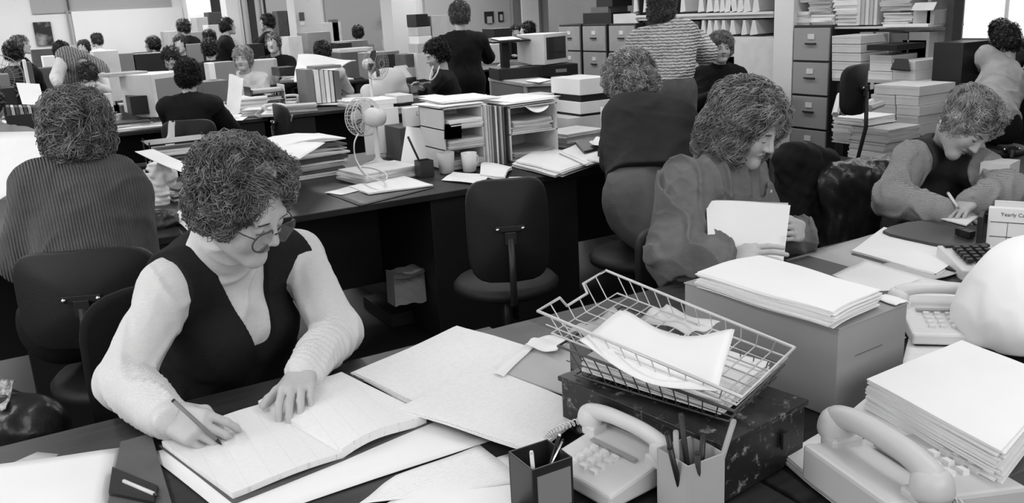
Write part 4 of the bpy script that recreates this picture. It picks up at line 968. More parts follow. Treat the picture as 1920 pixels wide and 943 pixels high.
# calendar
ca, cb = P(1846, 474, .744), P(1940, 482, .744); e = nrm((cb-ca)*np.array([1, 1, 0])); bk = np.array([-e[1], e[0], 0])
ck = thing('desk_calendar', 'white standing yearly calendar at the right edge beyond the adding machine', 'calendar', ca, math.atan2(e[1], e[0]))
cw, chh = .26, .142
MB().box((cw/2, .03, chh/2), (cw, .03, chh)).build('block', paper, ck, bevel=.001)
MB().box((cw/2, .052, chh/2+.006), (cw*.9, .012, chh+.02)).build('back_card', white_pl, ck)
inkm = mat('ink', .03, .6)
text_mesh('title', 'Yearly Calendar', .0165, inkm, ck, (.034, .0145, chh-.024), (radians(90), 0, 0))
for zc in (.098, .052, .006): MB().box((cw/2, .0145, zc), (cw*.94, .001, .0022)).build('rule', inkm, ck)
for xc in (.055, .125): MB().box((xc, .0145, .05), (.0012, .001, .094)).build('rule', inkm, ck)
be = thing('bookend', 'black upright bookend left of the yearly calendar', 'bookend', ca-e*.02, math.atan2(e[1], e[0]))
MB().box((0, .03, .06), (.014, .09, .115)).build('plate', black, be, bevel=.002); MB().box((-.03, .03, .006), (.07, .09, .010)).build('foot', black, be, bevel=.002)
c = P(1925, 395, .744); paper_stack('card_box', 'pale box standing behind the yearly calendar', (c[0], c[1]+.12, .744), .12, .10, .17, 1, .3, paper_l, 'box')
telephone('white telephone behind the big carton, partly hidden by the sack', P(1760, 622, .748), radians(-42), .95)
# sack
sc_ = D(1912, 566, 2.06)
def bagd(p): return .010*nz3(p, 9, 2)+folds(.006, 13, 3)(p)
V, Q = sculpt([ell(sc_+np.array([.03, 0, .0]), (.120, .120, .150), k=.03), ell(sc_+np.array([-.005, .0, -.05]), (.135, .13, .10), k=.05), cap(sc_+np.array([-.03, -.03, -.075]), sc_+np.array([.10, -.05, -.085]), .07, .08, .04), half((0, 0, .756), (0, 0, -1))], .006, bagd)
tag(link_mesh('white_sack', relax(V, Q, 2), Q, mat('white_plastic_sack', .82, .5, bump=.1, bscale=9), None, True, True), 'bulging white plastic sack at the right edge beside the telephone', 'sack')
# near-right piles
fan('binder_papers', 'white pages sticking out of the binder below the listing pile', [(1800, 880), (1745, 855), (1900, 800), (1945, 900)], .010, 3, paper, .752, 41)
bd = thing('lever_binder', 'dark binder under the thick listing pile at the lower right', 'binder', P(1850, 880, .744))
pts = [P(x, y, .785)[:2] for x, y in [(1735, 836), (1860, 905), (1990, 850), (1860, 770)]]
MB().prism(pts, .778, .784).build('cover', card_d, bd, True, bevel=.001); MB().prism(pts, .744, .748).build('cover', card_d, bd, True, bevel=.001)
V1, V2 = pts[1], pts[2]; 
MB().prism([V1, V2, V2+(V1-pts[0])*-.02, V1+(V1-pts[0])*-.02], .748, .778).build('spine', card_d, bd, True)
fan('loose_pages', 'splayed white pages under the thick listing pile', [(1585, 792), (1650, 745), (1900, 790), (1780, 870)], .012, 5, paper, .786, 43, .012, wav=.004)
fan('listing_pile', 'thick white pile of listing paper at the right edge by the sack', [(1622, 768), (1798, 702), (1990, 772), (1870, 915)], .062, 16, paper, .800, 44, .0015, wav=.001, curl=lambda u, v: .012*u*v)
sheet('grey_strip', 'grey ruler-like strip lying along the near edge of the listing pile', [(1600, 800), (1615, 790), (1760, 862), (1745, 872)], .802, .002, paper_g, 'strip', wav=0)
fan('message_pad', 'white notepads under the nearest telephone', [(1468, 868), (1560, 815), (1680, 890), (1590, 970)], .016, 5, paper, .744, 45, .006)
telephone('large white telephone with handset nearest the camera at lower right', P(1705, 930, .762), radians(78), 1.18, cream_pl)
# ------------------------------------------------------------------ builders for furniture and clutter
def vplane(x, y, Y=None, X=None): return pxw(x, y, Y) if Y is not None else pxx(x, y, X)
def ybox(name, label, x0, x1, yt, yb, Y, dep, m_, cat='box', group=None, bevel=.002, root=None):
    """box whose front faces the aisle (-Y), seen between pixel columns x0,x1 and rows yt,yb"""
    xm, ym = (x0+x1)/2, (yt+yb)/2; a, b = pxw(x0, ym, Y), pxw(x1, ym, Y); t, u = pxw(xm, yt, Y), pxw(xm, yb, Y)
    o = MB().box(((a[0]+b[0])/2, Y+dep/2, (t[2]+u[2])/2), (abs(b[0]-a[0]), dep, abs(t[2]-u[2]))).build(name, m_, root, True, bevel=bevel)
    if root is None: tag(o, label, cat, group)
    return o
def xbox(name, label, x0, x1, yt, yb, X, dep, m_, cat='box', group=None, bevel=.002, root=None):
    """box whose front faces -X"""
    xm, ym = (x0+x1)/2, (yt+yb)/2; a, b = pxx(x0, ym, X), pxx(x1, ym, X); t, u = pxx(xm, yt, X), pxx(xm, yb, X)
    o = MB().box((X+dep/2, (a[1]+b[1])/2, (t[2]+u[2])/2), (dep, abs(b[1]-a[1]), abs(t[2]-u[2]))).build(name, m_, root, True, bevel=bevel)
    if root is None: tag(o, label, cat, group)
    return o
def filing_cabinet(label, loc, w, d, h, n, rz, m_=cabm, group=None):
    r = thing('filing_cabinet', label, 'filing cabinet', loc, rz, group); MB().box((0, 0, h/2), (w, d, h)).build('body', steel_d, r, bevel=.004)
    dh = (h-.05)/n
    for j in range(n):
        z = .035+dh*(j+.5); dr = MB().box((0, -d/2-.006, z), (w-.03, .02, dh-.02)).build('drawer', m_, r, bevel=.003)
        MB().box((-.0, -d/2-.019, z+dh*.22), (.075, .006, .045)).build('label_card', paper_l, dr); MB().box((0, -d/2-.026, z+dh*.02), (.12, .02, .014)).build('handle', steel_d, dr, bevel=.002)
    return r
def chair(label, loc, rz, bw=.40, bh=.28, bz=.86, group=None, m_=blackm, fabric=False, seat_z=.46):
    """swivel typist chair, backrest on its local -y side"""
    r = thing('office_chair', label, 'chair', loc, rz, group); 
    n = 28; mb = MB(); 
    def outline(s, y0, cur, z0):
        out = []
        for k in range(n):
            a = 2*pi*k/n; ex = .42; x = abs(cos(a))**ex*math.copysign(1, cos(a))*bw/2*s; z = abs(sin(a))**ex*math.copysign(1, sin(a))*bh/2*s
            out.append((x, y0+cur*(x/(bw/2))**2, z0+z))
        return out
    o0, o1, i0, i1 = outline(.96, -.235, .05, bz-bh/2), outline(1, -.225, .05, bz-bh/2), outline(1, -.205, .05, bz-bh/2), outline(.94, -.190, .05, bz-bh/2)
    V = o0+o1+i0+i1; c0 = len(V); V += [(0, -.240, bz-bh/2), (0, -.192, bz-bh/2)]; Fc = []
    for k in range(n):
        k2 = (k+1) % n
        for l in range(3): Fc.append([l*n+k, l*n+k2, (l+1)*n+k2, (l+1)*n+k])
        Fc.append([k2, k, c0]); Fc.append([3*n+k, 3*n+k2, c0+1])
    MB().add(V, Fc).build('backrest', m_, r, smooth=True)
    br = MB(); br.box((0, -.245, bz-bh*.46), (.115, .012, .022)); br.box((0, -.25, bz-bh*.55), (.045, .016, .05)); bo = br.build('bracket', steel_d, r, bevel=.002)
    for s in (-1, 1): MB().lathe([(.001, 0), (.008, 0), (.007, .006), (.001, .008)], (s*.05, -.251, bz-bh*.46), 10, rotm(radians(90), 0, 0)).build('bolt', chrome, bo, smooth=True)
    MB().tube([(0, -.255, bz-bh*.55), (0, -.262, bz-bh-.08), (0, -.20, seat_z-.06), (0, -.05, seat_z-.05)], .014, 8).build('back_bar', steel_d, r, smooth=True)
    mb = MB(); mb.lathe([(.19, -.03), (.222, -.015), (.225, .01), (.205, .03), (.05, .036)], (0, 0, seat_z-.03), 28); mb.build('seat', m_, r, smooth=True)
    MB().tube([(0, 0, .10), (0, 0, seat_z-.05)], .022, 10).build('post', steel_d, r, smooth=True)
    for k in range(5):
        a = 2*pi*k/5+.3; l = MB().tube([(0, 0, .11), (.25*cos(a), .25*sin(a), .065)], [.018, .012], 6).build('leg', steel_d, r)
        MB().lathe([(.001, -.011), (.024, -.011), (.024, .011), (.001, .011)], (.26*cos(a), .26*sin(a), .026), 12, rotm(radians(90), 0, a)).build('caster', black, l, smooth=True)
    return r
def monitor(label, loc, rz, w=.36, h=.30, d=.34, m_=white_pl, scr=screen, base=True, tilt=0, name='computer_monitor'):
    r = thing(name, label, 'computer', loc, rz); z0 = .07 if base else 0
    mb = MB(); V = []
    for (y, s, dz) in ((-d/2, 1, 0), (-d*.1, 1, 0), (d/2, .7, .0)):
        for (i, k) in ((-1, 0), (1, 0), (1, 1), (-1, 1)): V.append((i*w/2*s, y, z0+dz+(h*(1-s)*.35)+k*h*(s*.35+.65 if s < 1 else 1)*(1)))
    Fc = [[0, 1, 2, 3], [11, 10, 9, 8]]
    for l in (0, 4):
        for k in range(4): Fc.append([l+(k+1) % 4, l+k, l+4+k, l+4+(k+1) % 4])
    mb.add(V, Fc).build('case', m_, r, bevel=.008)
    MB().box((0, -d/2-.001, z0+h*.52), (w*.80, .006, h*.72)).build('screen', scr, r, bevel=.002)
    if base: MB().lathe([(.12, 0), (.12, .015), (.05, .03), (.05, .07)], (0, 0, 0), 18).build('base', m_, r, smooth=True)
    mb = MB()
    for i in range(6): mb.box((w/2-.001, -.02+.025*i, z0+h*.82), (.004, .010, .03))
    mb.build('vents', black, r); return r
def keyboard(label, loc, rz, m_=cream_pl):
    r = thing('keyboard', label, 'keyboard', loc, rz); MB().box((0, 0, .016), (.42, .17, .028), rx=radians(5)).build('case', m_, r, bevel=.004)
    mb = MB()
    for j in range(5):
        for i in range(14): mb.box((-.18+.0275*i, -.055+.026*j, .034+.0022*j), (.02, .019, .008), taper=.8)
    mb.build('keys', grey_pl, r); return r
def low_phone(label, loc, rz, sc=1., m_=white_pl): return telephone(label, loc, rz, sc, m_)
def desk_fan(label, loc, rz, R_=.15, hz=.32, tilt=0, m_=wirem, blade=grey_pl, basem=cream_pl):
    r = thing('desk_fan', label, 'fan', loc, rz)
    MB().lathe([(.09, 0), (.09, .012), (.03, .03), (.014, .05), (.014, hz-.04)], (0, .03, 0), 20).build('stand', basem, r, smooth=True)
    T = rotm(tilt, 0, 0); c = np.array([0, -.02, hz])
    MB().lathe([(.01, -.11), (.045, -.10), (.055, -.04), (.045, 0), (.01, .01)], c, 18, T@rotm(radians(90), 0, 0)).build('motor', basem, r, smooth=True)
    g = MB(); 
    for rr, y in ((R_, 0), (R_, -.05), (R_*.97, .02), (R_*.6, -.078), (R_*.25, -.085)):
        g.tube([c+T@np.array([rr*cos(a), y-.02, rr*sin(a)]) for a in np.linspace(0, 2*pi, 32, endpoint=False)], .0022, 5, True)
    for k in range(32):
        a = 2*pi*k/32; g.tube([c+T@np.array([q*R_*cos(a), y-.02, q*R_*sin(a)]) for q, y in ((.2, -.085), (.6, -.078), (.92, -.06), (1, -.04), (1, .0), (.9, .02), (.35, .03))], .0010, 4)
    g.build('guard', m_, r)
    for k in range(4):
        a = 2*pi*k/4; pts = []; b = MB()
        V = [c+T@np.array([q*R_*cos(a+da), -.03+tw, q*R_*sin(a+da)]) for q, da, tw in ((.15, -.2, 0), (.82, -.1, -.012), (.86, .35, -.004), (.7, .75, .012), (.15, .5, .006))]
        V2 = [v+T@np.array([0, .003, 0]) for v in V]; n = 5
        b.add(V+V2, [[4, 3, 2, 1, 0], [5, 6, 7, 8, 9]]+[[i, (i+1) % n, n+(i+1) % n, n+i] for i in range(n)]); b.build('blade', blade, r)
    MB().lathe([(.001, -.09), (.022, -.088), (.025, -.07), (.02, -.03)], c-T@np.array([0, .0, 0])+T@np.array([0, -.0, 0]), 14, T@rotm(radians(-90), 0, 0)@rotm(radians(180), 0, 0)).build('hub', m_, r, smooth=True)
    return r
def mug(label, loc, m_=white_pl, sc=1., rz=0, handle=True, cat='mug', name='mug'):
    r = thing(name, label, cat, loc, rz); 
    MB().lathe([(.030*sc, 0), (.034*sc, .004), (.040*sc, .095*sc), (.037*sc, .095*sc), (.032*sc, .01*sc)], (0, 0, 0), 20).build('cup', m_, r, smooth=True)
    if handle: MB().tube([(.036*sc, 0, .075*sc), (.06*sc, 0, .072*sc), (.066*sc, 0, .05*sc), (.058*sc, 0, .03*sc), (.035*sc, 0, .025*sc)], .005*sc, 8).build('handle', m_, r, smooth=True)
    return r
def folder_pile(label_fmt, loc, w, d, hs, mats_, rz=0, group=None, seed=0, jit=.012, name='folder', cat='folder', sag=0.):
    """folders lying one on another: each folder its own object"""
    r = np.random.default_rng(abs(int(seed))); z = loc[2]; words = label_fmt[1]
    for i, h in enumerate(hs):
        o = stack_mesh(w*(1-.05*r.random()), d*(1-.04*r.random()), h*.96, max(2, int(h/.006)), seed*31+i, .003, .01, .0006, sag*(i/len(hs))).build(name, mats_[i % len(mats_)])
        o.location = (loc[0]+r.uniform(-jit, jit), loc[1]+r.uniform(-jit, jit), z); o.rotation_euler = (0, 0, rz+r.uniform(-.09, .09)); z += h
        tag(o, label_fmt[0] % words[i], cat, group)
    return z
ORD = ['bottom', 'second', 'third', 'fourth', 'fifth', 'sixth', 'seventh', 'eighth', 'ninth', 'tenth', 'eleventh', 'twelfth']
def ords(n): return [ORD[i] if i < n-1 else 'topmost' for i in range(n)]

# ------------------------------------------------------------------ row B (second row)
for i, (x0, x1) in enumerate([(-2.3, .35), (.36, 2.1), (2.11, 3.9)]):
    desk(x0, x1, 3.74, 5.24, ['dark long desk behind the cable-knit woman at the left', 'dark long desk carrying the folder pile and desk fan in the middle', 'dark long desk carrying the letter sorter by the curly fair woman'][i])
c = P(578, 330); m3 = [paper_l, manila, paper, card_d, paper_l, paper, manila, paper, paper]
folder_pile(('%s folder in the bulging folder pile behind the woman with glasses', ords(9)), (c[0]-.02, c[1]+.06, .742), .42, .34, [.022, .020, .024, .014, .030, .022, .020, .030, .026], [paper_l, card_d, paper_g, paper, card_d, paper_l, paper_g, card_d, paper], radians(8), 'folders in the bulging pile', 3, .018, sag=-.03)
sheet('loose_sheet', 'curved white sheet on top of the bulging folder pile', [(488, 262), (520, 255), (610, 268), (560, 300)], .95, .001, paper, curl=lambda u, v: -.03*(1-u), seed=50)
sheet('desk_mat', 'dark grey desk mat under the pads in the middle desk', [(612, 362), (740, 330), (812, 352), (676, 386)], .743, .001, mat('mat_grey', .09, .5), 'mat', wav=0)
fan('note_pad', 'white pad of paper lying on the dark grey mat', [(655, 352), (755, 332), (812, 350), (690, 366)], .008, 3, paper, .745, 51, .002)
sheet('loose_sheet', 'thin white sheet left of the pad on the dark mat', [(608, 362), (655, 350), (682, 356), (640, 366)], .746, .001, paper, seed=52)
folder_pile(('%s folder of the flat pile under the desk fan cord', ords(4)), (P(718, 335)[0], P(718, 335)[1]+.04, .742), .36, .26, [.014, .012, .016, .012], [paper_l, paper_g, paper, paper_l], radians(12), 'folders under the fan cord', 5, .012)
cb = MB(); cb.tube(smooth_path([P(672, 250, .95), P(664, 270, .90), P(668, 300, .82), P(690, 330, .80), P(720, 338, .80), P(724, 326, .80), P(700, 315, .80), P(672, 312, .80)], 60), .004, 6); tag(cb.build('fan_cord', white_pl, None, True, smooth=True), 'white cord looping down over the flat folder pile', 'cord')
fp = P(703, 312); 
desk_fan('white desk fan seen from the side in front of the hanging white sheets', (fp[0], fp[1], .745), radians(205), .105, .27, 0, white_pl, white_pl, white_pl)
ybox('display_card', 'tall white sheet propped upright behind the white desk fan', 682, 750, 203, 288, 4.95, .004, paper, 'sheet'); 
ybox('display_card', 'second tall white sheet propped behind the white desk fan', 705, 742, 196, 288, 5.0, .004, paper, 'sheet')
# flip calendar: leaning card on a stand
fc = thing('flip_calendar', 'white ruled flip calendar leaning behind the dark pen holder', 'calendar', pxw(783, 310, 4.45))
a, b_, c2, d2 = pxw(752, 306, 4.40), pxw(806, 318, 4.40), pxw(814, 247, 4.52), pxw(762, 241, 4.52)
V, Fc = sheet_grid([a, b_, c2, d2], .012, 4, 4, None, 0); MB().add(V, Fc).build('pages', paper, fc, True)
for t in (.30, .62): 
    q0, q1 = a*(1-t)+d2*t, b_*(1-t)+c2*t; MB().tube([q0+np.array([0, -.003, .0]), q1+np.array([0, -.003, 0])], .0022, 4).build('rule', card_d, fc, True)
pf = P(800, 334); ph_ = pen_box('dark square pen holder with one thick pen in the middle desk', 790, 334, .075, .085, mat('dark_grey_box', .03, .4), .742, radians(0)); 
pen('thick black pen leaning left out of the dark pen holder', (pf[0]-.075, pf[1]+.02, .742+.215), (pf[0]+.01, pf[1]+.03, .75), .006, black)
mug('white mug in front of the letter trays', (*P(881, 322)[:2], .742), white_pl, 1.05, radians(20))
mug('crumpled paper cup beside the trays behind the pen holder', (*P(838, 325)[:2], .742), paper_g, 1.15, 0, False, 'cup', 'paper_cup')
sheet('envelope', 'grey card leaning behind the white mug', None, th=.003, material=paper_g, cat='card', pts=[pxw(898, 318, 4.3), pxw(908, 314, 4.35), pxw(905, 282, 4.4), pxw(888, 290, 4.4)], nx=3, ny=3)
def open_pad(label, l, r_, z=.745):
    fan('open_pad', label, l, .014, 4, paper, z, 53, .001, cat='pad', curl=lambda u, v: .012*sin(pi*u)); 
open_pad('open white pad lying behind the round-backed chair', [(900, 332), (905, 306), (960, 318), (945, 338)], 0)
sheet('loose_sheet', 'white sheets in front of the mug on the middle desk', [(828, 338), (850, 324), (920, 330), (900, 346)], .746, .002, paper, seed=54, wav=.003)
sheet('loose_sheet', 'white sheet poking out right of the open pad', [(940, 345), (955, 332), (985, 333), (962, 345)], .745, .001, paper, seed=55)
fan('paper_pile', 'big fanned pile of white papers at the right of the middle desks', [(968, 312), (1020, 286), (1130, 305), (1050, 334)], .03, 9, paper, .744, 56, .02, wav=.003)
fan('paper_pile', 'white papers by the hand of the curly fair woman', [(1050, 290), (1085, 275), (1150, 300), (1100, 312)], .016, 5, paper, .772, 57, .015)
sheet('black_folder', 'black folder open on the papers by the charcoal cardigan', [(1078, 268), (1130, 254), (1150, 272), (1095, 286)], .800, .008, black, 'folder', wav=0)
sheet('loose_sheet', 'crumpled white slip lying on the black folder', [(1105, 272), (1120, 262), (1142, 266), (1130, 282)], .812, .002, paper, seed=58, wav=.01)
# letter sorter
YS = 4.25
def sorter(label, x0, x1, yt, yb, Y, dep, n, m_=white_pl, side=.008, slope=0):
    xm = (x0+x1)/2; a, b = pxw(x0, (yt+yb)/2, Y), pxw(x1, (yt+yb)/2, Y); t = pxw(xm, yt, Y)[2]; z0 = .742; w = b[0]-a[0]; h = t-z0; r = thing('letter_sorter', label, 'letter sorter', ((a[0]+b[0])/2, Y+dep/2, z0))
    for s in (-1, 1): MB().box((s*(w/2-side/2), 0, h/2), (side, dep, h)).build('side_panel', m_, r, bevel=.001)
    MB().box((0, dep/2-.003, h/2), (w, .006, h)).build('back_panel', m_, r)
    for k in range(n+1): MB().box((0, 0, .004+k*(h-.008)/n), (w, dep, .006)).build('shelf', m_, r)
    return r, w, h, (a[0]+b[0])/2
r_, w_, h_, xc = sorter('white letter trays stacked three high left of the upright files', 833, 908, 200, 320, 4.22, .30, 3)
for k in range(3):
    paper_stack('paper_bundle', ['untidy papers in the bottom letter tray behind the mug', 'untidy papers in the middle letter tray', 'untidy papers in the top letter tray under the loose sheets'][k], (xc, 4.34, .742+.008+k*(h_-.008)/3), w_*.86, .27, .045, 7, .03*k, [paper_g, paper_l, paper][k], seed=60+k, jit=.008)
sheet('note', 'white note hanging off the edge of the middle letter tray', None, th=.001, cat='note', pts=[pxw(833, 262, 4.20), pxw(866, 260, 4.20), pxw(865, 232, 4.20), pxw(834, 234, 4.20)], nx=3, ny=3)
r_, w_, h_, xc = sorter('white open-fronted sorter at the right end of the middle desks', 955, 1046, 196, 300, 4.22, .36, 2, paper_l, .012)
for k in range(2): paper_stack('paper_bundle', ['dark papers in the lower bay of the open-fronted sorter', 'sagging papers in the upper bay of the open-fronted sorter'][k], (xc-.01, 4.38, .742+.008+k*(h_-.008)/2), w_*.84, .30, [.03, .06][k], 6, .03, [paper_g, paper_l][k], seed=66+k, jit=.008, sag=.01)
for i in range(9):
    x = 912+4.6*i; m_ = [paper_l, manila, paper_g, card_d, paper, card_d, paper_g, card_d, black][i]
    ybox('upright_file', ['%s upright file between the letter trays and the open sorter' % w for w in ('first', 'second', 'third', 'fourth', 'fifth', 'sixth', 'seventh', 'eighth', 'ninth')][i], x, x+3.6, 196+i*.6, 318-i*.9, 4.20+.004*(i % 3), .30, m_, 'file', 'files standing in the middle of the sorter')
paper_stack('paper_pile', 'white papers spread over the top of the open-fronted sorter', (xc, 4.42, .742+h_+.002), w_*1.15, .36, .022, 6, .08, paper, seed=70, jit=.03, rot=.12)
q = P(935, 190, 1.10); paper_stack('paper_pile', 'white papers over the top of the upright files', (q[0], 4.45, 1.085), .34, .32, .014, 4, -.06, paper, seed=71, jit=.03)
sheet('loose_sheet', 'bent white sheet drooping off the sorter top', None, th=.001, pts=[pxw(985, 200, 4.18), pxw(1028, 202, 4.18), pxw(1030, 190, 4.3), pxw(960, 190, 4.3)], curl=lambda u, v: -.03*(1-v)*u*(1-u)*4)
q = P(870, 205, 1.06); paper_stack('paper_pile', 'loose white sheets on the top letter tray', (q[0], 4.38, 1.07), .26, .30, .014, 5, .15, paper, seed=72, jit=.02, rot=.1)
# clip board tower left of the trays
cbt = ybox('paper_bundle', 'white clipped bundle of paper standing behind the flip calendar', 760, 812, 200, 236, 4.7, .05, paper, 'papers')
ybox('file_box', 'dark box under the clipped bundle behind the flip calendar', 752, 828, 236, 300, 4.72, .25, card_d, 'box')
ybox('upright_file', 'ruled card standing right of the clipped bundle', 814, 829, 205, 300, 4.55, .12, paper_l, 'file')
MB_ = MB(); c = pxw(786, 212, 4.68); MB_.tube([c+np.array([.02*cos(t), 0, .012*sin(t)]) for t in np.linspace(0, 2*pi, 14, endpoint=False)], .004, 6, True); tag(MB_.build('bulldog_clip', chrome, None, True), 'small round clip on the clipped white bundle', 'clip')
for i, (x0, x1, yt, yb, m_) in enumerate([(700, 745, 186, 196, paper), (745, 775, 178, 192, paper_l), (776, 798, 183, 194, card_d), (800, 842, 182, 192, paper), (862, 905, 184, 192, paper)]):
    ybox('paper_pile', ['white papers along the top left of the sorter row', 'rolled cream papers beside the dark box on the sorter row', 'small dark box on the sorter row behind the bundle', 'white card tray on the sorter row', 'white paper tray with a knob on the sorter row'][i], x0, x1, yt, yb, 5.0, .2, m_, 'papers' if i != 2 else 'box')
ybox('back_shelf', 'pale shelf board behind the letter trays of the middle desks', 700, 1040, 193, 200, 5.05, .18, paper_l, 'shelf'); ybox('dark_box', 'dark box supporting the pale shelf board', 752, 1040, 200, 300, 5.08, .14, steel_d, 'box')
# boxes and papers right end
zt = .742; bxs = [('white box at the foot of the box stack beside the curly fair woman', 1092, 1140, 218, 252, paper_g), ('white box second in the stack beside the curly fair woman', 1088, 1134, 190, 213, paper_l), ('white bundle topmost on the stack beside the curly fair woman', 1086, 1142, 146, 176, paper)]
ybox('box', bxs[0][0], 1066, 1135, 218, 256, 4.75, .3, paper_l); ybox('box', bxs[1][0], 1088, 1146, 189, 211, 4.75, .34, paper); ybox('box', 'black box between the white ones in the stack by the curly fair woman', 1089, 1146, 176, 189, 4.76, .33, black); ybox('box', bxs[2][0], 1087, 1146, 146, 176, 4.75, .34, paper); ybox('box', 'black box under the white boxes by the curly fair woman', 1089, 1135, 211, 220, 4.76, .32, black)
folder_pile(('%s grey folder of the pile left of the box stack', ords(4)), (pxw(1072, 270, 4.55)[0], 4.55, .742), .32, .26, [.02]*4, [paper_g, paper_l], .1, 'grey folders left of the box stack', 9)
xb_ = thing('ruled_card', 'ruled white card standing behind the charcoal cardigan arm', 'card', pxw(1140, 250, 4.2)); ybox('sheet', '', 1130, 1156, 200, 258, 4.35, .02, paper, root=xb_)
for y in (209, 226, 242): ybox('rule', '', 1131, 1155, y, y+1.6, 4.349, .002, card_d, root=xb_)
# left end of row B
sheet('listing_sheet', 'large white printout propped up in front of the cable-knit woman', None, th=.001, material=paper, pts=[D(-30, 400, 3.5), D(60, 352, 3.45), D(122, 252, 3.75), D(-30, 262, 3.85)], curl=lambda u, v: .02*sin(pi*u), cat='sheet')
sheet('listing_sheet', 'second white printout sheet behind the propped one at the left', None, th=.001, material=listing, pts=[D(-30, 360, 3.8), D(100, 330, 3.75), D(108, 246, 3.95), D(-30, 250, 4.0)], cat='sheet')
c = P(330, 330); tr_ = thing('letter_tray', 'dark letter tray with papers behind the hair of the woman with glasses', 'tray', (c[0]+.08, c[1]+.3, .742))
for z in (.0, .08, .16): MB().box((0, 0, z+.004), (.36, .26, .006)).build('shelf', black, tr_, bevel=.001)
for sx in (-1, 1):
    for sy in (-1, 1): MB().tube([(sx*.17, sy*.12, 0), (sx*.17, sy*.12, .18)], .005, 6).build('post', steel_d, tr_)
paper_stack('paper_bundle', 'papers on the lowest shelf of the dark letter tray', (c[0]+.08, c[1]+.3, .752), .3, .22, .04, 6, .05, paper_g, seed=81)
paper_stack('paper_bundle', 'papers on the middle shelf of the dark letter tray', (c[0]+.09, c[1]+.3, .832), .3, .22, .035, 6, -.05, paper, seed=82)
sheet('loose_sheet', 'long curved white sheet over the top of the dark letter tray', [(255, 297), (290, 292), (385, 318), (372, 334)], .93, .003, paper, curl=lambda u, v: .03*(1-u)**2, seed=83)
hp_ = thing('hole_punch', 'black two-pillar punch beside the tissue box at the left', 'punch', (*P(262, 345)[:2], .742)); MB().box((0, 0, .02), (.13, .10, .04)).build('base', black, hp_, bevel=.004); MB().box((0, .02, .09), (.11, .05, .02), rx=.3).build('lever', black, hp_, bevel=.004)
for s in (-1, 1): MB().tube([(s*.035, 0, .03), (s*.035, .01, .09)], .006, 8).build('pillar', chrome, hp_)
mug('white cup with dark print beside the punch at the left', (*P(272, 362)[:2], .742), white_pl, 1.0, 2, True, 'cup', 'cup')
V, Q = sculpt([cap(P(303, 375, .76)+np.array([0, 0, .01]), P(300, 375, .76)+np.array([.0, .0, .16]), .045, .035, .02), ell(P(312, 372, .76)+np.array([.03, 0, .11]), (.03, .03, .05), k=.02)], .005, lambda p: .010*nz3(p, 40, 6)+.006*nz3(p, 90, 7))
tag(link_mesh('tissue', V, Q, paper, None, True, True), 'crumpled white tissue standing left of the curly dark hair', 'tissue')
folder_pile(('%s magazine of the pile beside the crumpled tissue', ords(5)), (P(345, 372)[0]+.05, P(345, 372)[1]+.05, .742), .26, .2, [.012]*5, [paper_l, card_d, paper_g, paper_l, card_d], .2, 'magazines beside the tissue', 13)
sheet('loose_sheet', 'white sheet hanging at the desk edge left of the curly dark hair', [(322, 408), (350, 392), (392, 402), (352, 434)], .748, .001, paper, seed=85, wav=.008)
V, Q = sculpt([ell(P(322, 425, .74)+np.array([-.05, .03, .03]), (.09, .06, .045), k=.02)], .005, lambda p: .008*nz3(p, 50, 6)+.005*nz3(p, 100, 7)); tag(link_mesh('crumpled_bag', V, Q, mat('bag_dk', .08, .4, v2=.02), None, True, True), 'crumpled dark plastic bag at the desk edge behind the woman with glasses', 'bag')
# bag on the floor box under the desk
ub = thing('carrier_bag', 'crumpled grey paper bag standing under the middle desk', 'bag', (*P(770, 575, .18)[:2], 0)); 
a, b_, c2, d2 = D(742, 578, 4.30), D(800, 566, 4.38), D(795, 505, 4.42), D(738, 516, 4.34)
V, Fc = sheet_grid([a, b_, c2, d2], .12, 8, 8, None, .006, 3); V = [(v[0], v[1]+.12*(v[2]*0)+(.10 if i >= len(V)//2 else 0), v[2]-(.12 if i >= len(V)//2 else 0)+.004*sin(i*1.7)) for i, v in enumerate(V)]; MB().add(V, Fc).build('bag_body', mat('bag_g', .20, .6), ub, True)
sheet('bag_fold', '', None, th=.002, material=mat('bag_g2', .12, .6), pts=[D(738, 528, 4.28), D(796, 520, 4.36), D(798, 505, 4.45), D(740, 514, 4.38)], parent=ub, wav=.012)
ybox('storage_box', 'dark storage box under the middle desk beneath the grey bag', 735, 830, 580, 640, 4.1, .4, mat('dkbox', .02, .6), 'box'); 
# ------------------------------------------------------------------ chairs
def face_rz(v): return math.atan2(v[1], v[0])-pi/2        # local +y towards v
kk = KP['knit']; bp = D(170, 560, 2.72); chair('dark shell-backed typist chair of the cable-knit woman', (kk.pel[0]+.07, kk.pel[1]+.0, 0), face_rz(nrm(fh*1.-rh*.12)), .43, .31, .92)
kk = KP['main']; mv = -nrm(rh*.35-fh*.93); chair('dark upholstered chair behind the woman with glasses', (kk.pel[0]-.03, kk.pel[1]-.06, 0), face_rz(nrm(rh*.5-fh*.85)), .56, .46, .90, None, BLK_CLOTH)
kk = KP['dark']; chair('dark stool-like chair under the curly fair woman', (kk.pel[0], kk.pel[1]+.08, 0), face_rz(nrm(fh-rh*.3)), .1, .05, .48)
kk = KP['read']; chair('dark chair under the woman reading papers', (kk.pel[0], kk.pel[1]+.0, 0), face_rz(nrm(rh*.5-fh)), .40, .25, .78)
kk = KP['write']; chair('dark chair under the pinned-up woman', (kk.pel[0], kk.pel[1]+.02, 0), face_rz(nrm(-fh*.9+rh*.25)), .42, .28, .80)
cc = D(945, 480, 3.6); chair('empty round-backed black chair turned to the middle desk', (cc[0]+.08, cc[1]+.14, 0), face_rz(nrm(fh*1.0-rh*.12)), .33, .42, .92)
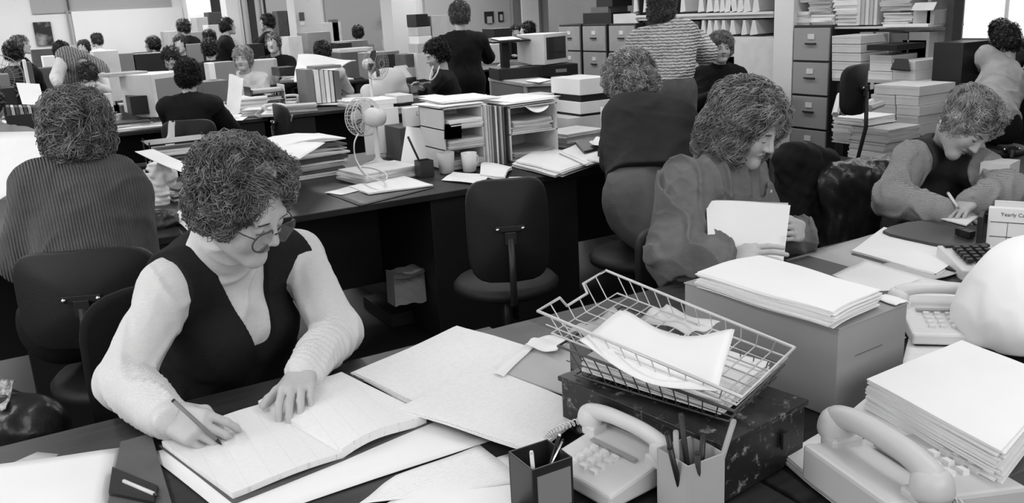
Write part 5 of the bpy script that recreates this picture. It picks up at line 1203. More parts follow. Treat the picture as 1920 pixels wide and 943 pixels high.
cc = D(585, 222, 6.9); chair('small dark chair back at the third desk row by the box files', (cc[0], cc[1]+.2, 0), face_rz(nrm(fh+rh*2)), .34, .30, .93)
cc = D(368, 262, 6.2); chair('black shell chair of the dark-haired woman seen from behind', (cc[0]+.05, cc[1]+.28, 0), face_rz(nrm(fh-rh*.1)), .38, .32, .92)
sheet('pale_cardigan', 'pale cloth hanging over the left of the black shell chair', None, th=.02, material=paper_l, cat='cloth', pts=[D(312, 300, 6.0), D(328, 300, 6.0), D(330, 240, 6.1), D(318, 250, 6.1)], nx=5, ny=8, wav=.03)
cc = D(1552, 205, 5.9); tagc = chair('black office chair with a white tag by the filing cabinet', (cc[0], cc[1], 0), face_rz(nrm(rh*-.9+fh*.9)), .34, .32, 1.10)
MB().box((.06, -.262, 1.10-.14), (.05, .002, .05)).build('paper_tag', paper, tagc)
# jackets over chair backs
JK = mat('dark_leather', .018, .32, bump=.15, bscale=60)
def jacket(label, a, b, z0, cf, dep=.12, seed=0, mm=JK, fr=.010):
    a, b = np.array(a), np.array(b); prims = [cap(a, b, .07, .07, .03)]
    for t in (.1, .35, .65, .9): q = a*(1-t)+b*t; prims.append(cap(q, np.array([q[0], q[1], z0])+np.array(cf)*.02, .08, .10, .06))
    V, Q = sculpt(prims, .010, lambda p: fr*nz3(p*np.array([1, 1, .35]), 26, seed)+fr*.5*nz3(p, 60, seed+1)); return tag(link_mesh('jacket', V, Q, mm, None, True, True), label, 'jacket')
jacket('dark leather jacket draped over a chair left of the pinned-up woman', D(1558, 345, 3.95), D(1665, 332, 4.05), .35, (0, 0, 0), seed=3)
jacket('black coat hanging behind the woman reading papers', D(1480, 300, 3.9), D(1545, 320, 4.1), .30, (0, 0, 0), seed=5, mm=BLK_CLOTH)
jacket('dark crumpled bag on the floor at the bottom left corner', D(-40, 800, 2.3), D(60, 812, 2.25), .10, (0, 0, 0), seed=7)
sheet('patterned_cloth', 'pale patterned scrap hanging at the left edge above the corner sheet', None, th=.004, material=mat('print_cloth', .5, .6, v2=.1, vscale=70), cat='cloth', pts=[D(-20, 790, 2.2), D(14, 780, 2.2), D(30, 722, 2.25), D(-20, 715, 2.25)], wav=.01)

# ------------------------------------------------------------------ third row and beyond
def row(x0, x1, y, label, top=wood_d, n=1): return desk(x0, x1, y, y+1.5, label, top)
row(-4+1.2, .2, 7.9, 'dark desk of the third row at the far left'); row(.22, 2.05, 7.9, 'dark desk of the third row behind the dark-haired woman'); row(2.07, 4.1, 7.9, 'dark desk of the third row carrying the box files')
row(-2.9, 1.2, 11.3, 'desk of the fourth row at the left', mat('pale_top', .45, .5)); row(1.22, 4.55, 11.3, 'desk of the fourth row in the middle'); desk(-2.9, 2.0, 14.65, 15.55, 'desk of the last row at the left'); desk(2.02, 4.5, 14.65, 15.55, 'desk of the last row in the middle'); row(5.3, 6.9, 11.2, 'desk behind the dark standing woman')
# third row contents
def at(x, y, z=.742): return tuple(P(x, y, z))
ct2 = D(235, 150, 9.3); monitor('white computer terminal behind the cable-knit woman', (ct2[0], 8.45, .742), radians(38), .44, .36, .42, white_pl, mat('screen_grey', .22, .5))
q = pxw(226, 108, 8.55); paper_stack('magazine', 'grey magazine lying on the white computer terminal', (q[0], 8.55, 1.16), .34, .26, .03, 3, .2, paper_g, seed=101)
folder_pile(('%s folder under the white computer terminal', ords(3)), (pxw(232, 180, 8.2)[0], 8.2, .742), .34, .25, [.02]*3, [card_d, paper_g, card_d], .1, 'folders in front of the terminal', 15)
def pile(label, x, y, w=.3, d=.22, h=.05, m_=None, rz=0., seed=0, n=5, name='paper_pile', cat='papers', z=.742, jit=.012):
    c = P(x, y, z); return paper_stack(name, label, (c[0], c[1], z), w, d, h, n, rz, m_ or paper, cat, None, seed, jit, .08)
pile('white papers on the third row left of the dark-haired woman', 262, 240, .45, .3, .02, seed=102); pile('white papers with a curled corner right of the terminal', 290, 185, .5, .3, .05, seed=103, rz=.2)
mug('white beaker on the third row desk edge', at(222, 236), white_pl, 1.1, 0, False, 'beaker', 'beaker'); mug('white cup in front of the terminal', at(248, 178), white_pl, .9, 0, True, 'cup', 'cup')
st = thing('box_tray', 'dark open tray on the third row beside the beaker', 'tray', at(262, 222)); MB().box((0, 0, .07), (.30, .22, .13)).build('body', card_d, st, bevel=.003); MB().box((0, -.01, .145), (.32, .22, .012)).build('rim', paper_g, st)
ybox('white_post', 'white upright card rack right of the grey wavy hair', 198, 214, 175, 235, 8.0, .05, paper, 'card'); ybox('file_box', 'dark file box left of the dark-haired woman', 245, 278, 180, 215, 8.2, .3, black, 'box')
sheet('listing_strip', 'long white printout standing upright right of the dark-haired woman', None, th=.002, material=listing, cat='printout', pts=[pxw(424, 222, 7.95), pxw(450, 217, 7.95), pxw(457, 150, 8.1), pxw(430, 143, 8.1)], nx=6, ny=12, curl=None, wav=.012)
sheet('loose_sheet', 'white sheet at the foot of the upright printout', [(415, 228), (425, 212), (470, 216), (455, 226)], .744, .001, paper, seed=105)
ybox('grey_card_box', 'grey flat box behind the upright printout', 382, 430, 152, 192, 8.6, .3, mat('midgrey', .12, .6), 'box')
def tray_tower(label, x, y, n=3, w=.32, d=.24, rz=0, gap=.075, m_=steel_d):
    c = P(x, y); r = thing('letter_tray', label, 'tray', (c[0], c[1], .742), rz)
    for k in range(n):
        s = MB().box((0, 0, .01+k*gap), (w, d, .006)).build('shelf', m_, r); paper_part = stack_mesh(w*.85, d*.85, .03, 4, k+int(x), .008, .05).build('papers', [paper, paper_l, paper_g][k % 3], s); paper_part.location = (0, 0, .014+k*gap)
    for sx in (-1, 1): MB().box((sx*w/2, 0, n*gap/2), (.006, d, n*gap)).build('side', paper if sx > 0 else m_, r)
    return r
tray_tower('letter trays stacked behind the upright printout on the third row', 500, 205, 3); low_phone('white telephone at the front edge of the third row', at(513, 218), radians(-30), .95)
cd = MB(); cd.tube(smooth_path([P(528, 218), P(532, 226, .70), P(538, 235, .66), P(545, 228, .68), P(548, 216, .74)], 24), .006, 6); tag(cd.build('looped_cable', white_pl, None, True, smooth=True), 'white cord looping below the third row desk edge', 'cord')
low_phone('white telephone behind the front one near the box files', at(545, 196), radians(-30), .85)
for i in range(6): ybox('box_file', '%s box file of the row standing on the third row desk' % ['first', 'second', 'third', 'fourth', 'fifth', 'sixth'][i], 575+[0, 16, 27, 36, 45, 53][i], 575+[14, 25, 34, 43, 51, 64][i], 130+i*.6, 195-i*.8, 8.35, .30, [mat('midgrey2', .2, .6), paper, paper_l, paper, paper_l, mat('midgrey', .12, .6)][i], 'box file', 'box files on the third row', bevel=.003)
ybox('grey_card', 'grey card lying on top of the box files', 590, 640, 123, 129, 8.35, .25, mat('midgrey2', .2, .6), 'card')
sheet('white_cloth_cover', 'white sheet pile draped behind the box files', None, th=.01, material=paper, cat='sheet', pts=[pxw(552, 160, 8.9), pxw(600, 150, 8.9), pxw(668, 120, 9.3), pxw(560, 112, 9.3)], nx=12, ny=8, wav=.03)
q = P(700, 188); desk_fan('grey wire-guard desk fan standing on the third row', (q[0]-.03, 8.35, .742), radians(-150+180), .155, .36, 0, mat('fan_grey', .30, .4), mat('fan_blade', .06, .4), white_pl)
V, Q = sculpt([ell(pxw(728, 152, 8.75), (.19, .15, .14), k=.03), cap(pxw(690, 172, 8.7), pxw(755, 170, 8.7), .08, .07, .05), half((0, 0, .745), (0, 0, -1))], .010, lambda p: .004*nz3(p, 14, 2)); tag(link_mesh('typewriter_cover', V, Q, mat('cover_w', .6, .6), None, True, True), 'white dust-covered machine behind the grey wire-guard fan', 'machine')
sheet('listing_sheet', 'white sheets lying on the third row in front of the covered machine', [(575, 200), (600, 190), (755, 180), (745, 196)], .744, .01, paper, seed=107, wav=.006)
ty = thing('typewriter', 'grey typewriter with a carriage in front of the seated necklace woman', 'typewriter', at(775, 172), radians(20)); MB().box((0, 0, .05), (.40, .34, .10), taper=.92).build('body', grey_pl, ty, bevel=.01); MB().tube([(-.24, .10, .125), (.24, .10, .125)], .022, 12).build('platen', black, ty); MB().box((0, .12, .20), (.24, .01, .16), rx=-.25).build('paper', paper, ty)
mb = MB()
for j in range(4):
    for i in range(10): mb.box((-.135+.03*i, -.13+.03*j, .10+.006*j), (.02, .02, .012))
mb.build('keys', black, ty)
pile('papers on the end of the third row in front of the necklace woman', 860, 186, .5, .2, .03, seed=109)
# computer station right of the standing dark woman
tb = thing('computer_table', 'pale-topped table carrying the computer beside the filing cabinets', 'table', at(995, 175, .0)); 
a0, a1, a2 = P(915, 146, .74), P(985, 157, .74), P(1076, 154, .74); a3 = a0+a2-a1
MB().prism([p[:2] for p in (a0, a1, a2, a3)], .705, .742).build('tabletop', paper_g, tb, True, bevel=.003)
for p, q in ((a0, a1), (a1, a2)): MB().prism([p[:2]*.95+a3[:2]*.05, q[:2]*.95+a3[:2]*.05, q[:2]*.94+a3[:2]*.06+np.array([0, .02]), p[:2]*.94+a3[:2]*.06+np.array([0, .02])], .05, .70).build('panel', mat('midgrey2', .2, .6), tb, True)
for p in (a0, a1, a2, a3): q = (p*.92+(a0+a2)/2*.08); MB().tube([(q[0], q[1], 0), (q[0], q[1], .705)], .025, 8).build('leg', paper_g, tb, True)
q = P(1000, 140); mn = monitor('computer monitor with dark screen beside the filing cabinets', (q[0], q[1]-.2, .88), radians(22), .50, .36, .46, white_pl, screen, False); 
bs = thing('disk_unit', 'black computer unit under the dark-screened monitor', 'computer', (q[0]-.15, q[1]-.25, .742), radians(-12)); MB().box((0, 0, .065), (1.0, .42, .13)).build('case', black, bs, bevel=.006); MB().box((.28, -.212, .06), (.14, .006, .04)).build('drive_slot', grey_pl, bs)
cs = thing('copy_stand', 'black stand with a flat paper shelf left of the dark-screened monitor', 'stand', (q[0]-.48, q[1]-.15, .742)); MB().box((0, 0, .22), (.10, .06, .44)).build('post', black, cs, bevel=.003); MB().box((0, -.04, .45), (.52, .30, .02), rx=.12).build('shelf', black, cs, bevel=.003); MB().box((.0, -.05, .467), (.30, .22, .004), rx=.12).build('paper', paper, cs)
sheet('papers', 'white slip on the pale-topped computer table', [(985, 152), (1010, 148), (1035, 150), (1010, 156)], .75, .006, paper)
# filing cabinets along the right-hand wall
XW = 6.55
for i, (x0, x1) in enumerate([(1049, 1091), (1093, 1139), (1142, 1194)]):
    a, b = pxx(x0, 90, XW), pxx(x1, 90, XW); filing_cabinet('grey four-drawer filing cabinet, %s of three below the hanging-folder shelves' % ['leftmost', 'middle', 'rightmost'][i], (XW+.31, (a[1]+b[1])/2, 0), abs(a[1]-b[1])-.02, .62, 1.31, 4, radians(-90), group='filing cabinets below the shelves')
a, b = pxx(1487, 90, XW-.1), pxx(1560, 90, XW-.1); filing_cabinet('tall grey filing cabinet between the column and the white box stacks', (XW+.21, (a[1]+b[1])/2, 0), abs(a[1]-b[1])-.01, .62, 1.27, 4, radians(-90), mat('cab_l', .30, .5))
for i, (x0, x1, yt, yb, m_, nm) in enumerate([(1093, 1146, 24, 45, black, 'black long box on the filing cabinets'), (1108, 1140, 13, 24, mat('midgrey', .12, .6), 'grey box on the black long box'), (1150, 1192, 26, 44, paper_l, 'pale box with round marks on the filing cabinets'), (1100, 1190, 45, 50, paper_g, 'flat papers on the filing cabinets'), (1118, 1148, -12, 13, black, 'dark bag on the grey box over the cabinets')]):
    xbox('storage_box', nm, x0, x1, yt, yb, XW+.1, .3, m_)
# hanging folder shelves
sh = thing('shelf_unit', 'tall shelves with rows of hanging white folders', 'shelves', pxx(1320, 100, XW+.35)*np.array([1, 1, 0])); XS = XW+.30
for y, th in ((31, 5), (69, 2.5), (102, 3)): xbox('shelf', '', 1197, 1450, y, y+th, XS-.22, .40, paper_l, root=sh)
for y in (27, ): xbox('rail', '', 1190, 1450, y-2, y+3, XS-.24, .02, white_pl, root=sh)
xbox('back_panel', '', 1197, 1452, -60, 100, XS+.2, .02, mat('dkback', .02, .7), root=sh)
for x in (1197, 1324, 1450): xbox('upright', '', x, x+3, -60, 200, XS-.2, .38, steel_d, root=sh)
k = 0
for y0, y1, xs in ((-14, 23, (1191, 1211, 1224, 1280, 1314, 1330, 1343, 1354, 1365, 1375, 1388, 1400, 1417)), (38, 66, (1192, 1318, 1330, 1342, 1356, 1373, 1395, 1413))):
    for x in xs:
        k += 1; a = pxx(x, (y0+y1)/2, XS-.22); t = pxx(x, y0, XS-.22)[2]; u = pxx(x, y1, XS-.22)[2]; w = .030+.02*RNG.random()
        V = [(a[0], a[1]-w*.4, t), (a[0], a[1]+w*.4, t), (a[0], a[1]+w*1.1, u), (a[0], a[1]-w*1.3, u+.012)]; V += [(p[0]+.26, p[1], p[2]) for p in V]
        o = MB().add(V, [[0, 1, 2, 3], [7, 6, 5, 4], [0, 4, 5, 1], [1, 5, 6, 2], [2, 6, 7, 3], [3, 7, 4, 0]]).build('hanging_folder', white_pl, None, True); tag(o, 'white hanging folder in the %s row of the tall shelves' % ('upper' if y0 < 0 else 'lower'), 'folder', 'hanging folders, %s row' % ('upper' if y0 < 0 else 'lower'))
for i, (x0, x1, yt, yb, m_) in enumerate([(1205, 1240, 36, 66, card_d), (1275, 1310, 40, 68, mat('midgrey', .12, .6)), (1278, 1310, 110, 128, paper_g), (1282, 1318, 132, 146, paper_l), (1280, 1330, 150, 158, card_d)]):
    xbox('file_bundle', ['dark', 'grey', 'pale', 'cream', 'black'][i]+' file bundle on the tall shelves near the white jumper', x0, x1, yt, yb, XS-.16, .25, m_, 'files')
xbox('planning_board', 'pale board standing below the shelves right of the seated woman facing us', 1375, 1450, 72, 318, XS-.3, .03, paper_l, 'board')
# piled shelf above the tall filing cabinet
XT = XW-.05
us = thing('wall_shelf', 'overfull shelf of paper bundles above the white box stacks', 'shelf', pxx(1620, 50, XT)*np.array([1, 1, 0])+np.array([0, 0, 1.27]))
xbox('board', '', 1486, 1745, 50, 54, XT-.02, .42, paper_g, root=us); xbox('end_panel', '', 1740, 1747, -60, 52, XT, .42, mat('midgrey2', .2, .6), root=us)
pb = [(1481, 1520, 22, 50), (1520, 1565, 28, 50), (1518, 1560, 4, 28), (1568, 1608, 20, 48), (1562, 1606, -6, 20), (1650, 1706, -14, 20), (1656, 1706, 24, 44), (1560, 1604, -22, -6), (1500, 1556, -20, 4)]
for i, (x0, x1, yt, yb) in enumerate(pb):
    a, b = pxx(x0, (yt+yb)/2, XT), pxx(x1, (yt+yb)/2, XT); t, u = pxx((x0+x1)/2, yt, XT)[2], pxx((x0+x1)/2, yb, XT)[2]
    paper_stack('paper_bundle', '%s bundle of frayed papers on the overfull shelf' % ['leftmost', 'second', 'upper second', 'third', 'upper third', 'long white', 'low', 'highest third', 'highest left'][i], (XT+.16, (a[1]+b[1])/2, u), .32, abs(a[1]-b[1]), t-u, 8, .02*i-.05, [paper_l, paper, paper_g][i % 3], 'papers', None, 120+i, .012, .06)
for i in range(5): xbox('upright_file', '%s leaning file on the overfull shelf' % ['first', 'second', 'third', 'fourth', 'fifth'][i], 1607+8*i, 1613+8*i, -30, 47, XT+.01*i, .3, [paper_l, paper_g][i % 2], 'file', 'leaning files on the overfull shelf')
xbox('flat_box', 'long flat white box under the frayed bundles on the shelf', 1655, 1740, 45, 51, XT-.06, .3, paper, 'box'); xbox('carton', 'grey carton at the right end of the overfull shelf', 1712, 1752, 20, 46, XT, .3, paper_g, 'carton'); sheet('box_flap', 'pale flap sticking out over the grey carton on the shelf', None, th=.004, material=paper_l, cat='flap', pts=[pxx(1708, 20, XT-.1), pxx(1750, 20, XT-.1), pxx(1757, 5, XT), pxx(1716, 7, XT)], nx=3, ny=3)
# table with the white boxes
tt = thing('side_table', 'pale table carrying the white box stacks', 'table', pxx(1650, 150, XT-.5)*np.array([1, 1, 0])); xbox('tabletop', '', 1560, 1737, 149, 156, XT-.35, .75, paper_g, root=tt)
ZT = pxx(1650, 149, XT-.35)[2]
for x in (1566, 1730): xbox('leg', '', x, x+6, 156, 330, XT-.30, .05, steel_d, root=tt); xbox('leg', '', x, x+6, 156, 330, XT+.3, .05, steel_d, root=tt)
bm_ = mat('white_box', .60, .6, var=.03)
def wbox(nm, x0, x1, yt, yb, X, dep=.32, grp='white storage boxes on the pale table'):
    r = thing('white_box', nm, 'box', pxx((x0+x1)/2, yb, X), 0, grp); xbox('base', '', x0, x1, yt+(yb-yt)*.3, yb, X, dep, bm_, root=r, bevel=0); xbox('lid', '', x0-.1, x1+.1, yt+.5, yt+(yb-yt)*.3, X-.001, dep+.002, bm_, root=r, bevel=.001); return r
for i in range(5): wbox('white box, %s in the tall left stack on the pale table' % ords(5)[i], 1560, 1614, 132-16.3*i, 147.5-16.3*i, XT-.30)
wbox('white box at table level between the two side stacks', 1616, 1673, 134, 149, XT-.30); 
for i in range(2): wbox('white box, %s on the middle stack of the pale table' % ['lower', 'upper'][i], 1631, 1672, 118-15*i, 133-15*i, XT-.28)
xbox('black_tray', 'black tray lying on the middle stack of white boxes', 1625, 1682, 84, 95, XT-.32, .34, black, 'tray')
for i in range(2): wbox('white box, %s in the right stack of the pale table' % ['lower', 'upper'][i], 1674, 1716, 132-18*i, 150-18*i, XT-.32, .45)
bf = thing('black_file', 'black folder tipped over the right white boxes', 'folder', pxx(1690, 125, XT-.4)); a = [pxx(1670, 131, XT-.36), pxx(1707, 134, XT-.36), pxx(1703, 113, XT-.33), pxx(1678, 112, XT-.33)]; V, Fc = sheet_grid(a, .01, 2, 2, None, 0); MB().add(V, Fc).build('cover', black, bf, True)
for i, (x0, x1, yt, yb, m_) in enumerate([(1610, 1635, 60, 75, paper_g), (1640, 1665, 60, 80, manila), (1668, 1700, 62, 76, mat('midgrey2', .2, .6)), (1690, 1735, 75, 100, manila), (1672, 1700, 98, 112, paper_g), (1702, 1740, 60, 78, paper_g)]): xbox('brown_parcel', '%s parcel heaped behind the white boxes under the shelf' % ['first', 'second', 'third', 'fourth', 'fifth', 'sixth'][i], x0, x1, yt, 147, XT+.03, .2, m_, 'parcel')
# stack below, on a low bench
XB = XT-.85; lb = thing('low_bench', 'low dark bench under the lower stack of white boxes', 'bench', pxx(1690, 260, XB)*np.array([1, 1, 0])); xbox('top', '', 1560, 1752, 251, 256, XB-.05, .5, steel_d, root=lb)
for x in (1575, 1742): xbox('leg', '', x, x+5, 256, 330, XB, .4, steel_d, root=lb)
for i in range(5): wbox('white box, %s in the lower left stack under the table' % ords(5)[i], 1634+(0, 3, 0, -1, 5)[i], 1678+(0, -1, 1, 0, 1)[i], 233-18.5*i, 251-18.5*i, XB, .35, 'white storage boxes under the table')
for i in range(5): wbox('white box, %s in the lower right stack under the table' % ords(5)[i], 1679+(0, 2, 2, 1, 0)[i], 1722+(0, -1, 2, 0, 2)[i], 235-18.5*i, 253-18.5*i, XB-.02, .40, 'white storage boxes under the table')
XC = XB-.5
for i, (x0, x1, yt, yb, m_) in enumerate([(1592, 1660, 283, 306, paper_l), (1595, 1662, 264, 283, manila), (1592, 1666, 240, 264, paper_g), (1563, 1596, 250, 268, paper_g), (1564, 1620, 220, 234, paper), (1562, 1600, 234, 250, paper_l)]):
    a, b = pxx(x0, (yt+yb)/2, XC), pxx(x1, (yt+yb)/2, XC); t, u = pxx((x0+x1)/2, yt, XC)[2], pxx((x0+x1)/2, yb, XC)[2]
    paper_stack('listing_bundle', '%s bundle of listings on the floor stack left of the white boxes' % ['bottom', 'middle', 'top', 'lowest small', 'uppermost small', 'middle small'][i], (XC+.16, (a[1]+b[1])/2, u), .34, abs(a[1]-b[1]), t-u, 7, 0, m_, 'papers', None, 140+i, .008, .03)
xbox('crate', 'dark crate beneath the listing bundles', 1560, 1664, 306, 410, XC, .35, steel_d, 'crate')
for i in range(5): a, b = D(1566+16*i, 215-3*i, 6.0), D(1575+20*i, 178+4*i, 6.1); o = MB().tube([a, b], [.025, .022], 6).build('rolled_plan', [paper, manila, card_d, paper_l, paper_g][i], None, True); tag(o, '%s rolled paper in the heap left of the lower white boxes' % ['first', 'second', 'third', 'fourth', 'fifth'][i], 'roll')
# window wall far right
XG = 11.0
winm = mat('daylit_blind', .7, .8); winm.node_tree.nodes['Principled BSDF'].inputs['Emission Color'].default_value = (1, 1, 1, 1); winm.node_tree.nodes['Principled BSDF'].inputs['Emission Strength'].default_value = .45
wb = thing('window_blind', 'large pale daylit window blind behind the bending man at the right', 'board', pxx(1840, 70, XG)*np.array([1, 1, 0])); xbox('panel', '', 1788, 1888, -80, 74, XG, .06, winm, root=wb); xbox('edge', '', 1886, 1892, -80, 74, XG-.02, .08, paper_g, root=wb); xbox('panel', '', 1893, 1990, -80, 74, XG, .06, winm, root=wb); xbox('sill', '', 1780, 1990, 72, 80, XG-.05, .1, card_d, root=wb)
S(xbox('wall_partition', '', 1773, 1990, 74, 200, XG+.1, .1, mat('dkpart', .03, .7))); S(xbox('trim_post', '', 1774, 1787, -80, 150, XT+.1, .12, mat('dark_trim', .05, .6)))
S(xbox('wall_right_near', '', 1030, 1788, -90, 240, XW+.75, .12, wallg))
row_r = desk(8.6, 10.6, 3.6, 6.6, 'dark cluttered desk beyond the bending man')
for i in range(7): c = D(1795+14*i, 100+(i % 3)*5, 9.6-.15*i); paper_stack('paper_slip', '%s scattered paper on the cluttered desk at the right' % ['first', 'second', 'third', 'fourth', 'fifth', 'sixth', 'seventh'][i], (c[0], c[1], .742+.01*i), .22, .16, .02, 3, i*.7, [paper, paper_g, paper_l][i % 3], 'papers', None, 150+i)
xbox('dark_cupboard', 'dark cupboard beside the bending man', 1745, 1800, 80, 260, XT-.3, .3, steel_d, 'cupboard')
# ------------------------------------------------------------------ seated / standing workers further back
def worker(label, hx, hy, d, face, hairm=H_DARK, top=BLK_CLOTH, stand=False, lean=.12, wr='desk', hs=None, detail=False, bottom=None, n=500, head_up=0, name=None, pel=None, width=.165, hl=.06, big=1., legs=None, up=(0, 0, 1), sleeves=None, eyes='down', curl=.006, fd=None, facecut=None, gap=False):
    if gap:
        Y_ = D(hx, hy, d)[1]
        for lo_, hi_ in ((6.4, 7.5), (9.7, 11.0), (13.1, 14.1), (16.2, 17.6)):
            if Y_ < hi_+1.05: t_ = min(max(Y_, lo_), hi_); d = d*t_/Y_; break
    hc = D(hx, hy, d); f = nrm(np.array([face[0], face[1], 0])); fd_ = nrm(f+UPZ*head_up) if fd is None else fd
    k = skeleton(hc, fd_, cf=f, stand=stand, lean=lean, wr=wr, pel=pel, width=width, up=up)
    root = person_root(label, (k.pel[0], k.pel[1], 0)); vx = min(.012, max(.005, d*.0009))
    make_body(root, k, vx*.8, .016, detail=detail, eyes=eyes)
    tp = k.torso+sleeve_caps(k, 0)+sleeve_caps(k, 1) if sleeves is None else k.torso+[k.arm[0][0], k.arm[1][0]]
    garment(root, 'top', tp, .018, top, max(vx, .008), [cap(k.nb-k.TR[:, 2]*.0, k.nk+(k.nk-k.nb)*.5, .057, .057, .008, 's')], folds(.008, 15, int(hx)))
    garment(root, 'trousers' if bottom is None else 'skirt', (k.legs[:2]+k.legs[3:5]+[k.torso[0]]) if bottom is None else ([k.torso[0]]+[cap(k.hips[i], k.hips[i]*.3+k.knees[i]*.7, .11, .12, .08) for i in (0, 1)]), .02, bottom or BLK_CLOTH, max(vx, .012), [half(k.pel+UPZ*.09, UPZ)])
    b = big
    hair(root, k, [((0, -.022, .050), (.090*b, .105*b, .085*b)), ((0, -.065, -.01), (.078*b, .06*b, .08*b)), ((.05, -.01, .0), (.042, .06, .065)), ((-.05, -.01, .0), (.042, .06, .065))], hairm, n, hl, .0022, curl, 1.3, lambda q: (q[0]*2, -.2, -.8), .7, max(vx, .006), facecut, .010, 6, int(hx)+3, .012)
    return k
YD = np.array([0, 1., 0]); XD = np.array([1., 0, 0])
JUMPER = mat_knit('white_chunky_knit', .60, .16, 14, (0, 0, 1), .8, 55); 
kw = skeleton(D(1243, 16, 7.0), nrm(fh*.75+rh*.55), cf=nrm(fh*.8+rh*.4), stand=True, lean=.02, wr=[D(1305, 60, 7.2), D(1228, 120, 7.25)], pel=D(1248, 168, 6.95))
rt = person_root('standing woman in white chunky jumper reaching to the folder shelves', (kw.pel[0], kw.pel[1], 0)); make_body(rt, kw, .006, .016, detail=False)
garment(rt, 'jumper', kw.torso+sleeve_caps(kw, 0, .08, .02)+sleeve_caps(kw, 1, .02, .02)+[cap(kw.sh[0], kw.pel+kw.x*.10+UPZ*.12, .08, .09, .05), cap(kw.sh[1], kw.pel-kw.x*.10+UPZ*.12, .08, .09, .05)], .03, JUMPER, .009, [neck_cut(kw, .056, -.01), half(kw.pel+UPZ*.06, -UPZ)], folds(.010, 13, 2), 'white chunky knitted jumper')
garment(rt, 'skirt', [kw.torso[0]]+[cap(kw.hips[i], kw.knees[i]+UPZ*-.1, .12, .14, .1) for i in (0, 1)], .02, SKIRT_G, .012, [half(kw.pel+UPZ*.10, UPZ)], folds(.006, 14, 4))
hair(rt, kw, [((0, -.022, .050), (.10, .115, .095)), ((0, -.065, -.02), (.09, .07, .10)), ((.05, -.01, .0), (.05, .07, .08)), ((-.05, -.01, .0), (.05, .07, .08))], H_DARK2 if 'H_DARK2' in globals() else H_MID, 1500, .08, .0022, .012, 1.5, lambda q: (q[0]*2, -.2, -.6), .8, .007, None, .012, 7, 33, .015)
worker('seated woman in dark jacket facing the camera by the shelves', 1352, 92, 7.5, -fh, H_MID2, BLK_CLOTH, facecut=((0, .12, -.03), (.07, .08, .10)), detail=True, n=1200, big=1.12, eyes='open', curl=.012, lean=.05)
worker('standing woman in black with her back turned by the fourth column', 862, 32, 8.4, fh-rh*.2, H_MID, BLK_CLOTH, stand=True, n=900, big=1.05, wr=[D(888, 78, 8.8), D(845, 78, 8.85)], width=.18, lean=.02, head_up=-.5)
worker('seated dark-haired woman in profile wearing a long necklace', 818, 103, 7.75, -rh+fh*.1, H_BLK, BLK_CLOTH, detail=True, n=700, big=1.0, lean=.04, wr=[D(792, 170, 7.8), D(800, 166, 8.1)], fd=nrm(-rh*.85-UPZ*.35-fh*.4), facecut=((0, .12, -.02), (.07, .08, .09)))
nk = MB(); nk.tube(smooth_path([D(812, 124, 7.58), D(808, 138, 7.5), D(806, 150, 7.46), D(812, 148, 7.46), D(819, 138, 7.5), D(824, 124, 7.58)], 24), .006, 5); tag(nk.build('necklace', white_pl, None, True, smooth=True), 'long white necklace of the seated woman in profile', 'necklace')
worker('dark-haired woman with her back to us at the third row', 355, 142, 6.9, fh+rh*.05, H_BLK, BLK_CLOTH, n=1200, lean=.10, width=.18, hl=.05, big=.98)
worker('bending man in light shirt at the far right', 1886, 82, 6.5, fh+rh*.1, H_BLK, cloth('light_shirt', .34, .2), n=500, pel=D(1864, 222, 6.15), width=.19, head_up=-.6, bottom=None, wr=[D(1925, 150, 7.0), D(1850, 150, 7.0)])
worker('dark-haired person beyond the bending man at the right', 1872, 62, 8.4, fh, H_BLK, BLK_CLOTH, n=300)
ks = skeleton(D(166, 146, 8.3), nrm(-UPZ*.7-fh*.6+rh*.3), nb=D(155, 116, 8.6), pel=np.array([*D(150, 150, 9.2)[:2], .92]), cf=nrm(-fh+rh*.2), stand=True, wr=[D(108, 158, 8.25), D(178, 160, 8.3)], width=.17)
rs = person_root('woman in striped pinafore and white sleeves bending low at the left', (ks.pel[0], ks.pel[1], 0)); make_body(rs, ks, .007, .016, detail=False)
garment(rs, 'blouse', ks.torso+sleeve_caps(ks, 0, .03, .0)+sleeve_caps(ks, 1, .03, .0), .006, WHITE_CLOTH, .009, [], folds(.008, 15, 3)); garment(rs, 'pinafore', ks.torso+[cap(ks.nb-ks.TR[:, 2]*.06-ks.x*.12, ks.nb-ks.TR[:, 2]*.06+ks.x*.12, .07, k=.05)], .034, mat_knit('striped', .26, .07, 14, (1, 0, 0), .3, 8), .009, [cap(ks.nb, ks.nk, .06, .06, .008, 's')], folds(.004, 14, 4), 'striped pinafore')
garment(rs, 'skirt', [ks.torso[0]]+ks.legs[:1]+ks.legs[3:4], .03, BLK_CLOTH, .014, []); hair(rs, ks, [((0, -.022, .050), (.09, .105, .085)), ((0, -.065, -.01), (.08, .06, .08))], H_DARK, 500, .07, .0022, .008, 1.3, lambda q: (q[0]*2, -.2, -.8), .7, .008, None, .010, 6, 77, .012)
q_ = D(1864, 222, 6.15); chair('dark chair under the bending man at the right', (q_[0], q_[1], 0), face_rz(nrm(fh)), .1, .05, .50)
